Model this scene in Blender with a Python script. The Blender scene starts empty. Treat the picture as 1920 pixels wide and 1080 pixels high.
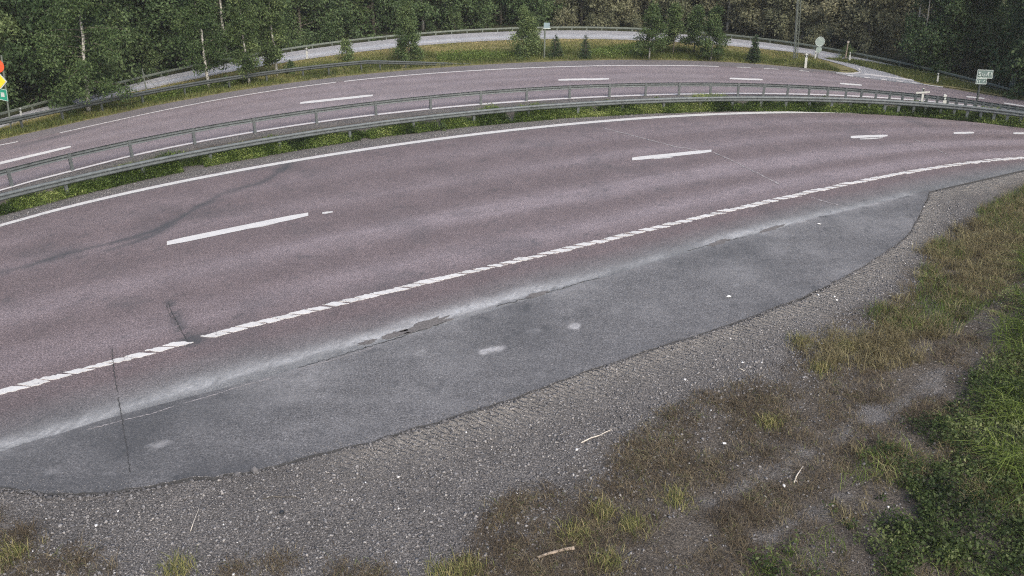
import bpy, math, random
import numpy as np
from mathutils import Vector, Matrix

# ------------------------------------------------------------------ camera, sky, sun, exposure
SC = bpy.context.scene
CAM_H, FPX, HOR = 9.0, 1600.0, -220.0          # height above the road, focal length and horizon row of a 1920x1080 frame
PITCH = math.atan((540 - HOR) / FPX)
cd = bpy.data.cameras.new('camera'); cam = bpy.data.objects.new('camera', cd)
SC.collection.objects.link(cam); SC.camera = cam
cd.sensor_width = 36; cd.lens = 36 * FPX / 1920; cd.clip_end = 2000; cd.clip_start = .1
cam.location = (0, 0, CAM_H); cam.rotation_euler = (math.pi / 2 - PITCH, 0, 0)

SUN_EL, SUN_AZ = math.radians(43), math.radians(155)     # azimuth clockwise from +Y (the way the camera looks)
W = bpy.data.worlds.new('World'); SC.world = W; W.use_nodes = True
nt = W.node_tree; bg = nt.nodes['Background']
sky = nt.nodes.new('ShaderNodeTexSky'); sky.sky_type = 'NISHITA'; sky.sun_disc = False
sky.sun_elevation = SUN_EL; sky.sun_rotation = SUN_AZ
sky.air_density = 1.0; sky.dust_density = 4.0; sky.ozone_density = 1.0
nt.links.new(sky.outputs[0], bg.inputs[0]); bg.inputs[1].default_value = 0.12
sl = bpy.data.lights.new('sun', 'SUN'); sl.energy = 1.5; sl.angle = math.radians(40); sl.color = (1, .95, .88)
so = bpy.data.objects.new('sun', sl); SC.collection.objects.link(so)
so.rotation_euler = Vector((-math.sin(SUN_AZ) * math.cos(SUN_EL), -math.cos(SUN_AZ) * math.cos(SUN_EL), -math.sin(SUN_EL))).to_track_quat('-Z', 'Y').to_euler()
vs = SC.view_settings; vs.view_transform = 'Standard'; vs.look = 'None'; vs.gamma = 1; vs.exposure = 0.95
SC.cycles.use_denoising = False; SC.cycles.filter_width = 1.15      # keep the grain of stone and leaf

# ------------------------------------------------------------------ helpers
C = SC.collection
R = np.random.default_rng(7); random.seed(7)
A = lambda *a: np.array(a, float)

def G(px, py, z=0.0):
    """pixel(s) of the photograph -> place on the level plane z"""
    px = np.asarray(px, float); py = np.asarray(py, float)
    x = (px - 960) / FPX; v = (540 - py) / FPX
    dy = math.cos(PITCH) + v * math.sin(PITCH); dz = -math.sin(PITCH) + v * math.cos(PITCH)
    t = (CAM_H - z) / -dz
    return np.stack([x * t, dy * t], -1)
def GP(L, z=0.0):
    L = np.asarray(L, float); return G(L[:, 0], L[:, 1], z)
def ppm(py):                                   # pixels per metre of height for a thing standing at row py
    return (py - HOR) / CAM_H

def mk(name, V, F, mat=None, parent=None, attrs=None, smooth=False, link=True):
    me = bpy.data.meshes.new(name)
    V = np.asarray(V, float)
    if isinstance(F, np.ndarray):
        k = F.shape[1]; n = len(F)
        me.vertices.add(len(V)); me.vertices.foreach_set('co', V.ravel())
        me.loops.add(n * k); me.loops.foreach_set('vertex_index', F.astype(np.int32).ravel())
        me.polygons.add(n); me.polygons.foreach_set('loop_start', np.arange(0, n * k, k, dtype=np.int32))
        me.update(calc_edges=True)
    else:
        me.from_pydata(V.tolist(), [], F); me.update()
    for k, a in (attrs or {}).items():
        at = me.attributes.new(k, 'FLOAT', 'POINT'); at.data.foreach_set('value', np.asarray(a, np.float32))
    if smooth: me.polygons.foreach_set('use_smooth', np.ones(len(me.polygons), bool))
    if mat: me.materials.append(mat)
    o = bpy.data.objects.new(name, me)
    if link: C.objects.link(o)
    if parent: o.parent = parent
    return o
def tag(o, label=None, cat=None, group=None, kind=None):
    if label: o['label'] = label
    if cat: o['category'] = cat
    if group: o['group'] = group
    if kind: o['kind'] = kind
    return o
def empty(name, loc, label=None, cat=None, group=None, rz=0):
    o = bpy.data.objects.new(name, None); C.objects.link(o); o.location = loc; o.rotation_euler.z = rz
    o.empty_display_size = .2
    return tag(o, label, cat, group)
def inst(src, parent, loc=(0, 0, 0), rz=0, sc=1, name=None):
    o = bpy.data.objects.new(name or src.name.split('.')[0], src if isinstance(src, bpy.types.Mesh) else src.data)
    C.objects.link(o); o.parent = parent; o.location = loc; o.rotation_euler.z = rz
    o.scale = (sc, sc, sc) if np.isscalar(sc) else sc
    return o

class MB:                                       # small mesh collector
    def __init__(s): s.V = []; s.F = []
    def add(s, V, F):
        b = len(s.V); s.V += [tuple(map(float, v)) for v in V]; s.F += [tuple(i + b for i in f) for f in F]; return s
    def box(s, c, d, rz=0, bev=0):
        x, y, z = d[0] / 2, d[1] / 2, d[2] / 2; q = []
        for sx, sy, sz in ((-1,-1,-1),(1,-1,-1),(1,1,-1),(-1,1,-1),(-1,-1,1),(1,-1,1),(1,1,1),(-1,1,1)):
            X, Y = sx * x, sy * y
            q.append((c[0] + X * math.cos(rz) - Y * math.sin(rz), c[1] + X * math.sin(rz) + Y * math.cos(rz), c[2] + sz * z))
        return s.add(q, [(0,3,2,1),(4,5,6,7),(0,1,5,4),(1,2,6,5),(2,3,7,6),(3,0,4,7)])
    def tube(s, P, r, n=8, cap=True):
        P = [Vector(p) for p in P]; r = [r] * len(P) if np.isscalar(r) else r; V = []; F = []
        for i, p in enumerate(P):
            d = (P[min(i + 1, len(P) - 1)] - P[max(i - 1, 0)]).normalized()
            u = d.cross(Vector((0, 0, 1)) if abs(d.z) < .9 else Vector((1, 0, 0))).normalized(); w = d.cross(u)
            for k in range(n):
                a = 2 * math.pi * k / n; V.append(p + u * (r[i] * math.cos(a)) + w * (r[i] * math.sin(a)))
        for i in range(len(P) - 1):
            for k in range(n):
                F.append((i * n + k, i * n + (k + 1) % n, (i + 1) * n + (k + 1) % n, (i + 1) * n + k))
        if cap: F.append(tuple(range(n))[::-1]); F.append(tuple((len(P) - 1) * n + k for k in range(n)))
        return s.add(V, F)
    def prism(s, pts, z0, z1):                  # flat outline in xy with thickness
        n = len(pts); V = [(p[0], p[1], z0) for p in pts] + [(p[0], p[1], z1) for p in pts]
        F = [tuple(range(n))[::-1], tuple(range(n, 2 * n))] + [(i, (i + 1) % n, n + (i + 1) % n, n + i) for i in range(n)]
        return s.add(V, F)
    def plate(s, pts, t, y=0):                  # upright outline in xz, thickness along y
        n = len(pts); V = [(p[0], y - t / 2, p[1]) for p in pts] + [(p[0], y + t / 2, p[1]) for p in pts]
        F = [tuple(range(n)), tuple(range(n, 2 * n))[::-1]] + [((i + 1) % n, i, n + i, n + (i + 1) % n) for i in range(n)]
        return s.add(V, F)
    def build(s, name, mat, parent=None, smooth=False, link=True):
        return mk(name, s.V, s.F, mat, parent, smooth=smooth, link=link)

# value noise on numpy arrays
_T = R.random((256, 256))
def vnoise(x, y):
    x = np.asarray(x); y = np.asarray(y); xi = np.floor(x).astype(int); yi = np.floor(y).astype(int)
    fx = x - xi; fy = y - yi; fx = fx * fx * (3 - 2 * fx); fy = fy * fy * (3 - 2 * fy)
    g = lambda a, b: _T[a & 255, b & 255]
    return (g(xi, yi) * (1 - fx) + g(xi + 1, yi) * fx) * (1 - fy) + (g(xi, yi + 1) * (1 - fx) + g(xi + 1, yi + 1) * fx) * fy
def fbm(x, y, s=1.0, o=4):
    r = 0; a = .5; t = 0
    for i in range(o): r = r + a * vnoise(x * s + 17.3 * i, y * s + 5.7 * i); t += a; a *= .5; s *= 2.03
    return r / t
def pdist(P, L):
    """distance of points to a polyline"""
    P = np.asarray(P, float); L = np.asarray(L, float); best = np.full(len(P), 1e9)
    for a, b in zip(L[:-1], L[1:]):
        d = b - a; t = np.clip(((P - a) @ d) / (d @ d + 1e-12), 0, 1)
        best = np.minimum(best, np.hypot(*(P - a - t[:, None] * d).T))
    return best
def inpoly(P, poly):
    x, y = P[:, 0], P[:, 1]; r = np.zeros(len(P), bool); n = len(poly); j = n - 1
    for i in range(n):
        xi, yi = poly[i]; xj, yj = poly[j]
        c = ((yi > y) != (yj > y)) & (x < (xj - xi) * (y - yi) / (yj - yi + 1e-12) + xi); r ^= c; j = i
    return r
def sample(poly, n):
    lo, hi = poly.min(0), poly.max(0); out = []; got = 0
    while got < n:
        P = lo + R.random((max(n * 2, 100), 2)) * (hi - lo); P = P[inpoly(P, poly)]; out.append(P); got += len(P)
    return np.concatenate(out)[:n]

class Curve:
    """smooth line through photo pixels, laid on the plane z, run on straight past both ends; a function Y(X)"""
    def __init__(s, px, deg=4, z=0.0, ext=45.0, n=160, raw=False, bend=(0, 0)):
        px = np.asarray(px, float); x = np.linspace(px[0, 0], px[-1, 0], n)
        y = np.interp(x, px[:, 0], px[:, 1]) if raw else np.polyval(np.polyfit((px[:, 0] - 960) / 960, px[:, 1], deg), (x - 960) / 960)
        if raw:
            kr = np.hanning(17); kr /= kr.sum(); y = np.convolve(np.pad(y, 8, mode='reflect', reflect_type='odd'), kr, 'valid')
        s.px = x; P = G(x, y, z); s.W = P
        e0 = P[0] - P[6]; e0 /= np.hypot(*e0); e1 = P[-1] - P[-7]; e1 /= np.hypot(*e1)
        t = np.linspace(0, ext, 30)[1:, None]
        s.P = np.concatenate([(P[0] + t * e0)[::-1], P, P[-1] + t * e1])
    def __call__(s, X): return np.interp(X, s.P[:, 0], s.P[:, 1])
    def at(s, px): return np.array([np.interp(px, s.px, s.W[:, 0]), np.interp(px, s.px, s.W[:, 1])])

# ------------------------------------------------------------------ materials
def mat(name):
    m = bpy.data.materials.new(name); m.use_nodes = True; n = m.node_tree.nodes; return m, n, m.node_tree.links, n['Principled BSDF']
def nd(n, t, **k):
    o = n.new('ShaderNode' + t)
    for a, b in k.items(): setattr(o, a, b)
    return o
def coords(n): return nd(n, 'TexCoord').outputs['Object']
def noise(n, l, co, scale, detail=3, rough=.6, dist=0):
    t = nd(n, 'TexNoise'); l.new(co, t.inputs['Vector']); t.inputs['Scale'].default_value = scale
    t.inputs['Detail'].default_value = detail; t.inputs['Roughness'].default_value = rough; t.inputs['Distortion'].default_value = dist
    return t.outputs['Fac']
def ramp(n, l, fac, stops, interp='LINEAR'):
    r = nd(n, 'ValToRGB'); l.new(fac, r.inputs[0]); e = r.color_ramp.elements; r.color_ramp.interpolation = interp
    while len(e) < len(stops): e.new(.5)
    for el, (p, c) in zip(e, stops):
        el.position = p; el.color = (*(c if hasattr(c, '__len__') else (c, c, c)), 1)
    return r.outputs['Color']
def mix(n, l, fac, a, b, blend='MIX'):
    m = nd(n, 'Mix', data_type='RGBA', blend_type=blend)
    for s, v in ((m.inputs[0], fac), (m.inputs[6], a), (m.inputs[7], b)):
        if isinstance(v, bpy.types.NodeSocket): l.new(v, s)
        else: s.default_value = v if not hasattr(v, '__len__') else (*v, 1)
    return m.outputs[2]
def attr(n, name): return nd(n, 'Attribute', attribute_name=name).outputs['Fac']
def bump(n, l, h, b, strength=.4, dist=.01):
    u = nd(n, 'Bump'); u.inputs['Strength'].default_value = strength; u.inputs['Distance'].default_value = dist
    l.new(h, u.inputs['Height']); l.new(u.outputs[0], b.inputs['Normal'])
def math_(n, l, op, a, b):
    m = nd(n, 'Math', operation=op)
    for s, v in ((m.inputs[0], a), (m.inputs[1], b)):
        if isinstance(v, bpy.types.NodeSocket): l.new(v, s)
        else: s.default_value = v
    return m.outputs[0]

def plain(name, col, rough=.6, metal=0, var=.15, scale=6, spec=.5):
    m, n, l, b = mat(name); f = noise(n, l, coords(n), scale, 4)
    c = ramp(n, l, f, [(.3, [x * (1 - var) for x in col]), (.7, [min(1, x * (1 + var)) for x in col])])
    l.new(c, b.inputs['Base Color']); b.inputs['Roughness'].default_value = rough; b.inputs['Metallic'].default_value = metal
    b.inputs['Specular IOR Level'].default_value = spec
    return m

def asphalt(name, dark, light, red=None, dustcol=(.40, .41, .42)):
    """worn asphalt: stone grain, blotches; attributes: track (wheel polish, painted falloff), dust, tar, grey"""
    m, n, l, b = mat(name); co = coords(n)
    grain = noise(n, l, co, 30, 3, .85); fine = noise(n, l, co, 110, 2, .8); blot = noise(n, l, co, .9, 5, .65); mid = noise(n, l, co, 6, 4, .7)
    c = ramp(n, l, grain, [(.30, [x * .45 for x in dark]), (.46, dark), (.56, light), (.72, [x * 1.7 for x in light])])
    c = mix(n, l, math_(n, l, 'MULTIPLY', attr(n, 'grey'), 1.0), c, ramp(n, l, grain, [(.30, (.055, .058, .06)), (.46, (.112, .116, .120)), (.56, (.150, .154, .158)), (.72, (.26, .26, .265))]))
    c = mix(n, l, 1.0, c, ramp(n, l, blot, [(.3, .88), (.7, 1.12)]), 'MULTIPLY')
    c = mix(n, l, 1.0, c, ramp(n, l, mid, [(.28, .80), (.5, 1.0), (.72, 1.16)]), 'MULTIPLY')
    c = mix(n, l, 1.0, c, ramp(n, l, noise(n, l, co, 15, 4, .8), [(.3, .72), (.5, 1.0), (.7, 1.28)]), 'MULTIPLY')
    c = mix(n, l, 1.0, c, ramp(n, l, fine, [(.3, .65), (.7, 1.35)]), 'MULTIPLY')
    tr = attr(n, 'track')
    c = mix(n, l, tr, c, mix(n, l, .75, c, mix(n, l, 1.0, c, (1.74, 1.86, 1.94), 'MULTIPLY')))
    du = math_(n, l, 'MULTIPLY', attr(n, 'dust'), ramp(n, l, noise(n, l, co, 9, 6, .75), [(.25, .25), (.6, 1)]))
    c = mix(n, l, du, c, dustcol)
    ta = attr(n, 'tar_dark'); tn = math_(n, l, 'MULTIPLY', ta, ramp(n, l, noise(n, l, co, 14, 4, .7), [(.3, .55), (.6, 1)]))
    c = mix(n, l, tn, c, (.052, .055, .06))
    ck = math_(n, l, 'MULTIPLY', attr(n, 'crack'), ramp(n, l, noise(n, l, co, 25, 4, .7), [(.35, .2), (.5, 1)]))
    c = mix(n, l, ck, c, (.02, .02, .022))
    l.new(c, b.inputs['Base Color']); b.inputs['Roughness'].default_value = .82; b.inputs['Specular IOR Level'].default_value = .35
    bump(n, l, math_(n, l, 'ADD', grain, math_(n, l, 'MULTIPLY', fine, .6)), b, .55, .012)
    return m
def paint(name, col=(.53, .53, .52), under=(.13, .115, .118), thr=(.36, .44), stretch=1):
    m, n, l, b = mat(name); co = coords(n)
    w = noise(n, l, co, 7, 6, .78); g = noise(n, l, co, 45, 3, .7)
    k = ramp(n, l, math_(n, l, 'ADD', math_(n, l, 'MULTIPLY', w, .6), math_(n, l, 'MULTIPLY', g, .4)), [(thr[0], 0), (thr[1], 1)])
    d = ramp(n, l, noise(n, l, co, 2.2, 5, .7), [(.3, [x * .86 for x in col]), (.7, col)])
    l.new(mix(n, l, k, under, d), b.inputs['Base Color']); b.inputs['Roughness'].default_value = .7; b.inputs['Specular IOR Level'].default_value = .3
    bump(n, l, g, b, .3, .006); return m
def leafy(name, stops, transl=.3, rough=.55, objvar=.25, spec=.25):
    m, n, l, b = mat(name); c = ramp(n, l, attr(n, 'v'), stops)
    oi = nd(n, 'ObjectInfo').outputs['Random']
    c = mix(n, l, 1.0, c, ramp(n, l, oi, [(0, (1 - objvar, 1 - objvar * .8, 1 - objvar)), (1, (1 + objvar, 1 + objvar * .7, 1 + objvar * .6))]), 'MULTIPLY')
    l.new(c, b.inputs['Base Color']); b.inputs['Roughness'].default_value = rough; b.inputs['Specular IOR Level'].default_value = spec
    t = nd(n, 'BsdfTranslucent'); l.new(c, t.inputs[0]); ms = nd(n, 'MixShader'); ms.inputs[0].default_value = transl
    l.new(b.outputs[0], ms.inputs[1]); l.new(t.outputs[0], ms.inputs[2]); l.new(ms.outputs[0], n['Material Output'].inputs[0]); return m
def stones(name):
    m, n, l, b = mat(name); co = coords(n)
    c = ramp(n, l, attr(n, 'v'), [(0, (.06, .06, .065)), (.35, (.13, .128, .132)), (.7, (.21, .205, .205)), (.92, (.275, .262, .25)), (.955, (.36, .35, .34)), (1, (.72, .72, .72))])
    c = mix(n, l, 1.0, c, ramp(n, l, noise(n, l, co, 60, 3), [(.3, .8), (.7, 1.2)]), 'MULTIPLY')
    l.new(c, b.inputs['Base Color']); b.inputs['Roughness'].default_value = .85; return m
def earth(name):
    """gravel grading into brown soil by the attribute soil"""
    m, n, l, b = mat(name); co = coords(n)
    g = noise(n, l, co, 34, 3, .75); g2 = noise(n, l, co, 85, 2, .8); big = noise(n, l, co, .8, 5, .65); mid = noise(n, l, co, 4, 5, .7)
    gr = ramp(n, l, g, [(.30, (.018, .018, .019)), (.44, (.087, .083, .081)), (.56, (.165, .157, .152)), (.70, (.31, .29, .275))])
    so_ = ramp(n, l, g, [(.30, (.016, .014, .012)), (.46, (.078, .068, .058)), (.60, (.145, .128, .108)), (.75, (.25, .225, .19))])
    sm = ramp(n, l, math_(n, l, 'ADD', attr(n, 'soil'), math_(n, l, 'MULTIPLY', math_(n, l, 'SUBTRACT', mid, .5), .9)), [(.3, 0), (.65, 1)])
    c = mix(n, l, sm, gr, so_)
    c = mix(n, l, 1.0, c, ramp(n, l, big, [(.3, .82), (.7, 1.15)]), 'MULTIPLY')
    c = mix(n, l, 1.0, c, ramp(n, l, g2, [(.3, .6), (.7, 1.4)]), 'MULTIPLY')
    c = mix(n, l, math_(n, l, 'MULTIPLY', attr(n, 'dust'), ramp(n, l, mid, [(.3, .35), (.65, 1)])), c, mix(n, l, .55, c, (.40, .375, .335)))
    l.new(c, b.inputs['Base Color']); b.inputs['Roughness'].default_value = .95; b.inputs['Specular IOR Level'].default_value = .2
    mp = nd(n, 'Mapping'); l.new(co, mp.inputs[0]); mp.inputs['Rotation'].default_value = (0, 0, math.radians(128)); wv = nd(n, 'TexWave'); l.new(mp.outputs[0], wv.inputs['Vector'])
    wv.inputs['Scale'].default_value = 2.6; wv.inputs['Distortion'].default_value = 6.0; wv.inputs['Detail'].default_value = 3; wv.inputs['Detail Scale'].default_value = 2.0
    rid = math_(n, l, 'MULTIPLY', math_(n, l, 'MULTIPLY', wv.outputs['Fac'], attr(n, 'dust')), 1.6)          # tyre tread marks in the loose grit
    bump(n, l, math_(n, l, 'ADD', rid, math_(n, l, 'ADD', g, math_(n, l, 'MULTIPLY', mid, .8))), b, 1.0, .05); return m
def turf(name, cols, scale=5):
    m, n, l, b = mat(name); co = coords(n); f = noise(n, l, co, scale, 6, .75)
    l.new(ramp(n, l, f, cols), b.inputs['Base Color']); b.inputs['Roughness'].default_value = .95; b.inputs['Specular IOR Level'].default_value = .1
    bump(n, l, f, b, .6, .05); return m
def bark(name, a, bcol, scale=(6, 6, 14), thr=(.45, .55)):
    m, n, l, b = mat(name); mp = nd(n, 'Mapping'); l.new(coords(n), mp.inputs[0]); mp.inputs['Scale'].default_value = scale
    f = noise(n, l, mp.outputs[0], 1.6, 4, .7); l.new(ramp(n, l, f, [(thr[0], a), (thr[1], bcol)]), b.inputs['Base Color']); b.inputs['Roughness'].default_value = .85; return m

M = {}
M['road'] = asphalt('reddish_asphalt', (.100, .080, .083), (.150, .122, .126))
M['layby'] = asphalt('grey_asphalt', (.097, .097, .101), (.133, .133, .138), dustcol=(.40, .40, .41))
M['slip'] = asphalt('pale_asphalt', (.24, .245, .26), (.30, .305, .325))
M['paint'] = paint('white_line_paint', thr=(.38, .46))
M['paint_worn'] = paint('worn_white_line_paint', thr=(.40, .47))
M['paint_thick'] = paint('thick_white_line_paint', col=(.56, .56, .555), thr=(.30, .43))
M['paint_far'] = paint('far_line_paint', col=(.54, .53, .53), thr=(.32, .46))
M['earth'] = earth('gravel_and_soil')
M['stones'] = stones('crushed_stone')
M['ground'] = turf('verge_soil', [(.3, (.03, .035, .015)), (.5, (.07, .075, .032)), (.7, (.13, .12, .06))], 2)
M['floor'] = turf('forest_floor', [(.3, (.02, .024, .012)), (.7, (.05, .055, .03))], 2)
M['dryturf'] = turf('dry_turf', [(.3, (.07, .075, .03)), (.5, (.15, .14, .065)), (.72, (.27, .235, .13))], 1.6)
M['steel'] = plain('galvanised_steel', (.115, .130, .132), .55, .3, .25, 5)
M['steel_dark'] = plain('weathered_dark_steel', (.065, .075, .072), .6, .3, .25, 6)
M['steel_green'] = plain('mossy_steel', (.13, .150, .125), .65, .2, .2, 6)
M['white'] = plain('white_plastic', (.42, .43, .405), .5, 0, .06, 5)
M['broken'] = plain('dark_broken_asphalt', (.035, .036, .038), .9, 0, .4, 20)
M['patch'] = plain('crumbled_asphalt', (.115, .108, .106), .95, 0, .45, 22)
M['pale_crack'] = plain('pale_crack_filling', (.27, .255, .26), .9, 0, .3, 20)
M['black'] = plain('black_band', (.02, .022, .025), .5)
M['signback'] = plain('grey_green_sign_back', (.27, .33, .31), .5, .2, .1, 4)
M['signgreen'] = plain('green_sign', (.02, .23, .15), .45)
M['signpale'] = plain('pale_green_sign', (.11, .16, .15), .5, 0, .1)
M['signwhite'] = plain('white_sign_marking', (.40, .45, .43), .5, 0, .05)
M['signred'] = plain('orange_red_sign', (.62, .09, .03), .45, 0, .08)
M['signyellow'] = plain('yellow_sign', (.85, .55, .03), .45, 0, .05)
M['signblue'] = plain('pale_blue_sign', (.20, .27, .30), .45, 0, .05)
M['paper'] = plain('white_paper', (.75, .75, .74), .7, 0, .05)
M['wood'] = plain('weathered_wood', (.27, .22, .17), .85, 0, .3, 12)
M['palewood'] = plain('bleached_twig', (.48, .44, .38), .85, 0, .25, 14)
M['birchbark'] = bark('birch_bark', (.035, .033, .03), (.44, .43, .39), (5, 5, 16), (.40, .47))
M['bark'] = bark('grey_brown_bark', (.045, .04, .032), (.13, .115, .09))
M['leaf_birch'] = leafy('birch_leaves', [(0, (.035, .060, .022)), (.5, (.080, .125, .045)), (1, (.16, .21, .085))])
M['leaf_forest'] = leafy('forest_leaves', [(0, (.040, .068, .030)), (.5, (.085, .135, .055)), (1, (.15, .20, .085))])
M['leaf_glare'] = leafy('glare_paled_forest_leaves', [(0, (.15, .158, .098)), (.5, (.20, .205, .125)), (1, (.25, .25, .155))])  # paler olive: veiling glare painted into the leaf colour
M['leaf_bush'] = leafy('bush_leaves', [(0, (.045, .075, .028)), (.5, (.095, .145, .055)), (1, (.19, .25, .11))])
M['needles'] = leafy('spruce_needles', [(0, (.014, .030, .014)), (.6, (.034, .062, .028)), (1, (.075, .115, .05))], .1)
M['weed'] = leafy('green_weeds', [(0, (.022, .042, .010)), (.4, (.080, .130, .028)), (.8, (.15, .21, .055)), (1, (.22, .27, .09))])
M['herb'] = leafy('broad_leaf_herbs', [(0, (.016, .028, .009)), (.4, (.042, .068, .020)), (.75, (.088, .122, .040)), (1, (.17, .20, .09))])
M['grass'] = leafy('green_grass', [(0, (.030, .052, .008)), (.5, (.092, .145, .024)), (1, (.22, .29, .07))])
M['dry'] = leafy('dry_grass', [(0, (.06, .045, .025)), (.4, (.145, .118, .06)), (.75, (.235, .20, .11)), (1, (.33, .31, .17))], .2)
M['brown'] = leafy('brown_dead_grass', [(0, (.032, .024, .017)), (.45, (.098, .076, .050)), (.8, (.17, .14, .09)), (.92, (.24, .205, .135)), (1, (.10, .13, .04))], .15)
M['meadow'] = leafy('meadow_grass', [(0, (.05, .072, .018)), (.4, (.11, .14, .04)), (.7, (.20, .20, .08)), (1, (.33, .29, .15))])

# ------------------------------------------------------------------ lines of the place (traced on the ground)
RE = Curve([(0,735),(213,680),(360,637),(700,553),(960,493),(1280,413),(1500,366),(1700,323),(1920,296)], 5)
LE = Curve([(0,423),(320,345),(545,302),(770,268),(960,245),(1200,221),(1500,211),(1700,214),(1840,220),(1920,227)], 5)
FM = Curve([(0,357),(400,261),(620,225),(900,196),(1100,183),(1300,176),(1500,176),(1700,187),(1920,213)], 5)
FL = Curve([(0,272),(210,228),(480,174),(760,143),(960,128),(1200,122),(1340,125),(1500,133),(1600,142),(1760,163),(1920,190)], 6)
FE = Curve([(0,262),(120,235),(210,214),(350,187),(480,165),(620,146),(760,131),(960,119),(1200,113),(1340,115.5),(1440,120),(1540,131),(1620,142),(1740,160),(1800,168),(1920,188)], 6)
SEAM = Curve([(0,850),(240,775),(500,706),(750,638),(900,590),(1100,531),(1300,472),(1500,418),(1650,380),(1742,357),(1830,337),(1920,318)], 5)
BAY = Curve([(0,913),(60,922),(150,928),(250,915),(480,880),(700,827),(940,755),(1100,695),(1330,620),(1500,560),(1600,510),(1690,455),(1722,418),(1736,385),(1743,357)], 4, raw=True, n=300)
RL = Curve([(0,240),(90,212),(185,187),(275,168),(362,150),(450,132),(550,111),(655,100),(732,91),(805,86),(955,76),(1025,72),(1185,74),(1350,85),(1440,94),(1530,104),(1600,111),(1677,124),(1750,139),(1867,167),(1920,180)], 6)
RT = Curve([(60,195),(118,180),(212,155),(350,125),(412,111),(475,100),(515,92),(610,81),(705,69),(805,59),(950,52),(1060,50),(1185,51),(1350,63),(1440,71),(1490,80),(1590,96),(1690,115),(1815,145),(1920,172)], 6, z=.26)
RU = lambda X: RT(X) - .12
HN = .62
NR = Curve([(0,362),(118,338),(257,303),(320,289),(480,262),(640,237),(800,217),(960,200),(1200,185),(1440,180),(1620,186),(1780,194),(1920,210)], 5, z=HN)
FR = Curve([(0,319),(127,289),(240,263),(359,240),(473,222),(590,204),(702,189),(805,179),(900,170),(986,165),(1067,161),(1142,157),(1210,155),(1332,154),(1440,156),(1517,161),(1585,164),(1692,173),(1790,184),(1920,201)], 5, z=HN)
LB = Curve([(0,252),(42,245),(118,226),(192,211),(268,196),(347,180),(430,166),(500,155),(568,147),(616,141),(677,134),(712,131),(800,124.5),(885,118.5)], 4, ext=40)

# ------------------------------------------------------------------ ground, roads
def sheet(name, X, lo, hi, nu, z, m, parent=None, attrs=None, zfun=None):
    """strip between two lines y=lo(X), y=hi(X)"""
    u = np.linspace(0, 1, nu); L = lo(X); H = hi(X); XX = np.repeat(X[:, None], nu, 1); YY = L[:, None] + (H - L)[:, None] * u
    P = np.stack([XX, YY], -1).reshape(-1, 2); ZZ = np.full(len(P), z) if zfun is None else zfun(P)
    i = np.arange((len(X) - 1) * nu).reshape(len(X) - 1, nu)[:, :-1].ravel()
    F = np.stack([i, i + nu, i + nu + 1, i + 1], 1)
    at = attrs(P, np.tile(u, len(X))) if attrs else None
    return mk(name, np.column_stack([P, ZZ]), F, m, parent, at)
def bell(d, w): return np.exp(-(d / w) ** 2)
def dust_band(P):
    X, Y = P.T; L = np.asarray(DUST); sg = Y - np.interp(X, L[:, 0], L[:, 1]); d = pdist(P, L); nz = fbm(X, Y, 2.2); fn = fbm(X + 3, Y + 8, 9, 3)
    up = bell(d, .20 + .22 * nz); dn = np.clip(1.15 - (d + .16 * (fbm(X, Y, 4) - .5)) / (.07 + .14 * nz), 0, 1)
    along = np.clip(.15 + 1.25 * fbm(X + 40, Y * .5, .45), 0, 1)
    return np.where(sg > 0, up, np.maximum(dn, .4 * bell(d, .35))) * along * np.clip(.35 + 1.1 * fn, 0, 1.1)

ground = mk('ground', [(-900, -300, -.09), (900, -300, -.09), (900, 1500, -.09), (-900, 1500, -.09)], [(0, 1, 2, 3)], M['ground']); tag(ground, kind='structure')

DUST = GP([(-200,885),(0,838),(130,803),(240,765),(340,733),(480,693),(600,660),(700,635),(780,610),(900,575),(1000,548),(1100,522),(1200,495),(1300,465),(1400,438),(1500,415),(1600,392),(1700,368)])
DUST2 = GP([(150,806),(233,788),(327,762),(450,725),(633,673),(760,632)])
TARS = GP([(545,303),(520,325),(480,345),(430,358),(380,382),(330,410),(290,432),(240,448),(180,462),(110,480),(50,500),(-80,530),(-300,575)])
TARS2 = GP([(330,418),(290,440),(250,455),(200,470)])
CRACKS = [GP([(210,655),(216,700),(225,760),(235,820),(243,880)]), GP([(318,570),(330,600),(342,625),(352,640)])]
CR2 = [GP([(1130,240),(1200,258),(1270,276),(1330,283),(1345,292),(1400,315),(1460,345)]), GP([(1715,262),(1745,275),(1775,290)]), GP([(1520,370),(1545,378),(1570,384)])]
TRK = [.17, .40, .675, .90]
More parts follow.
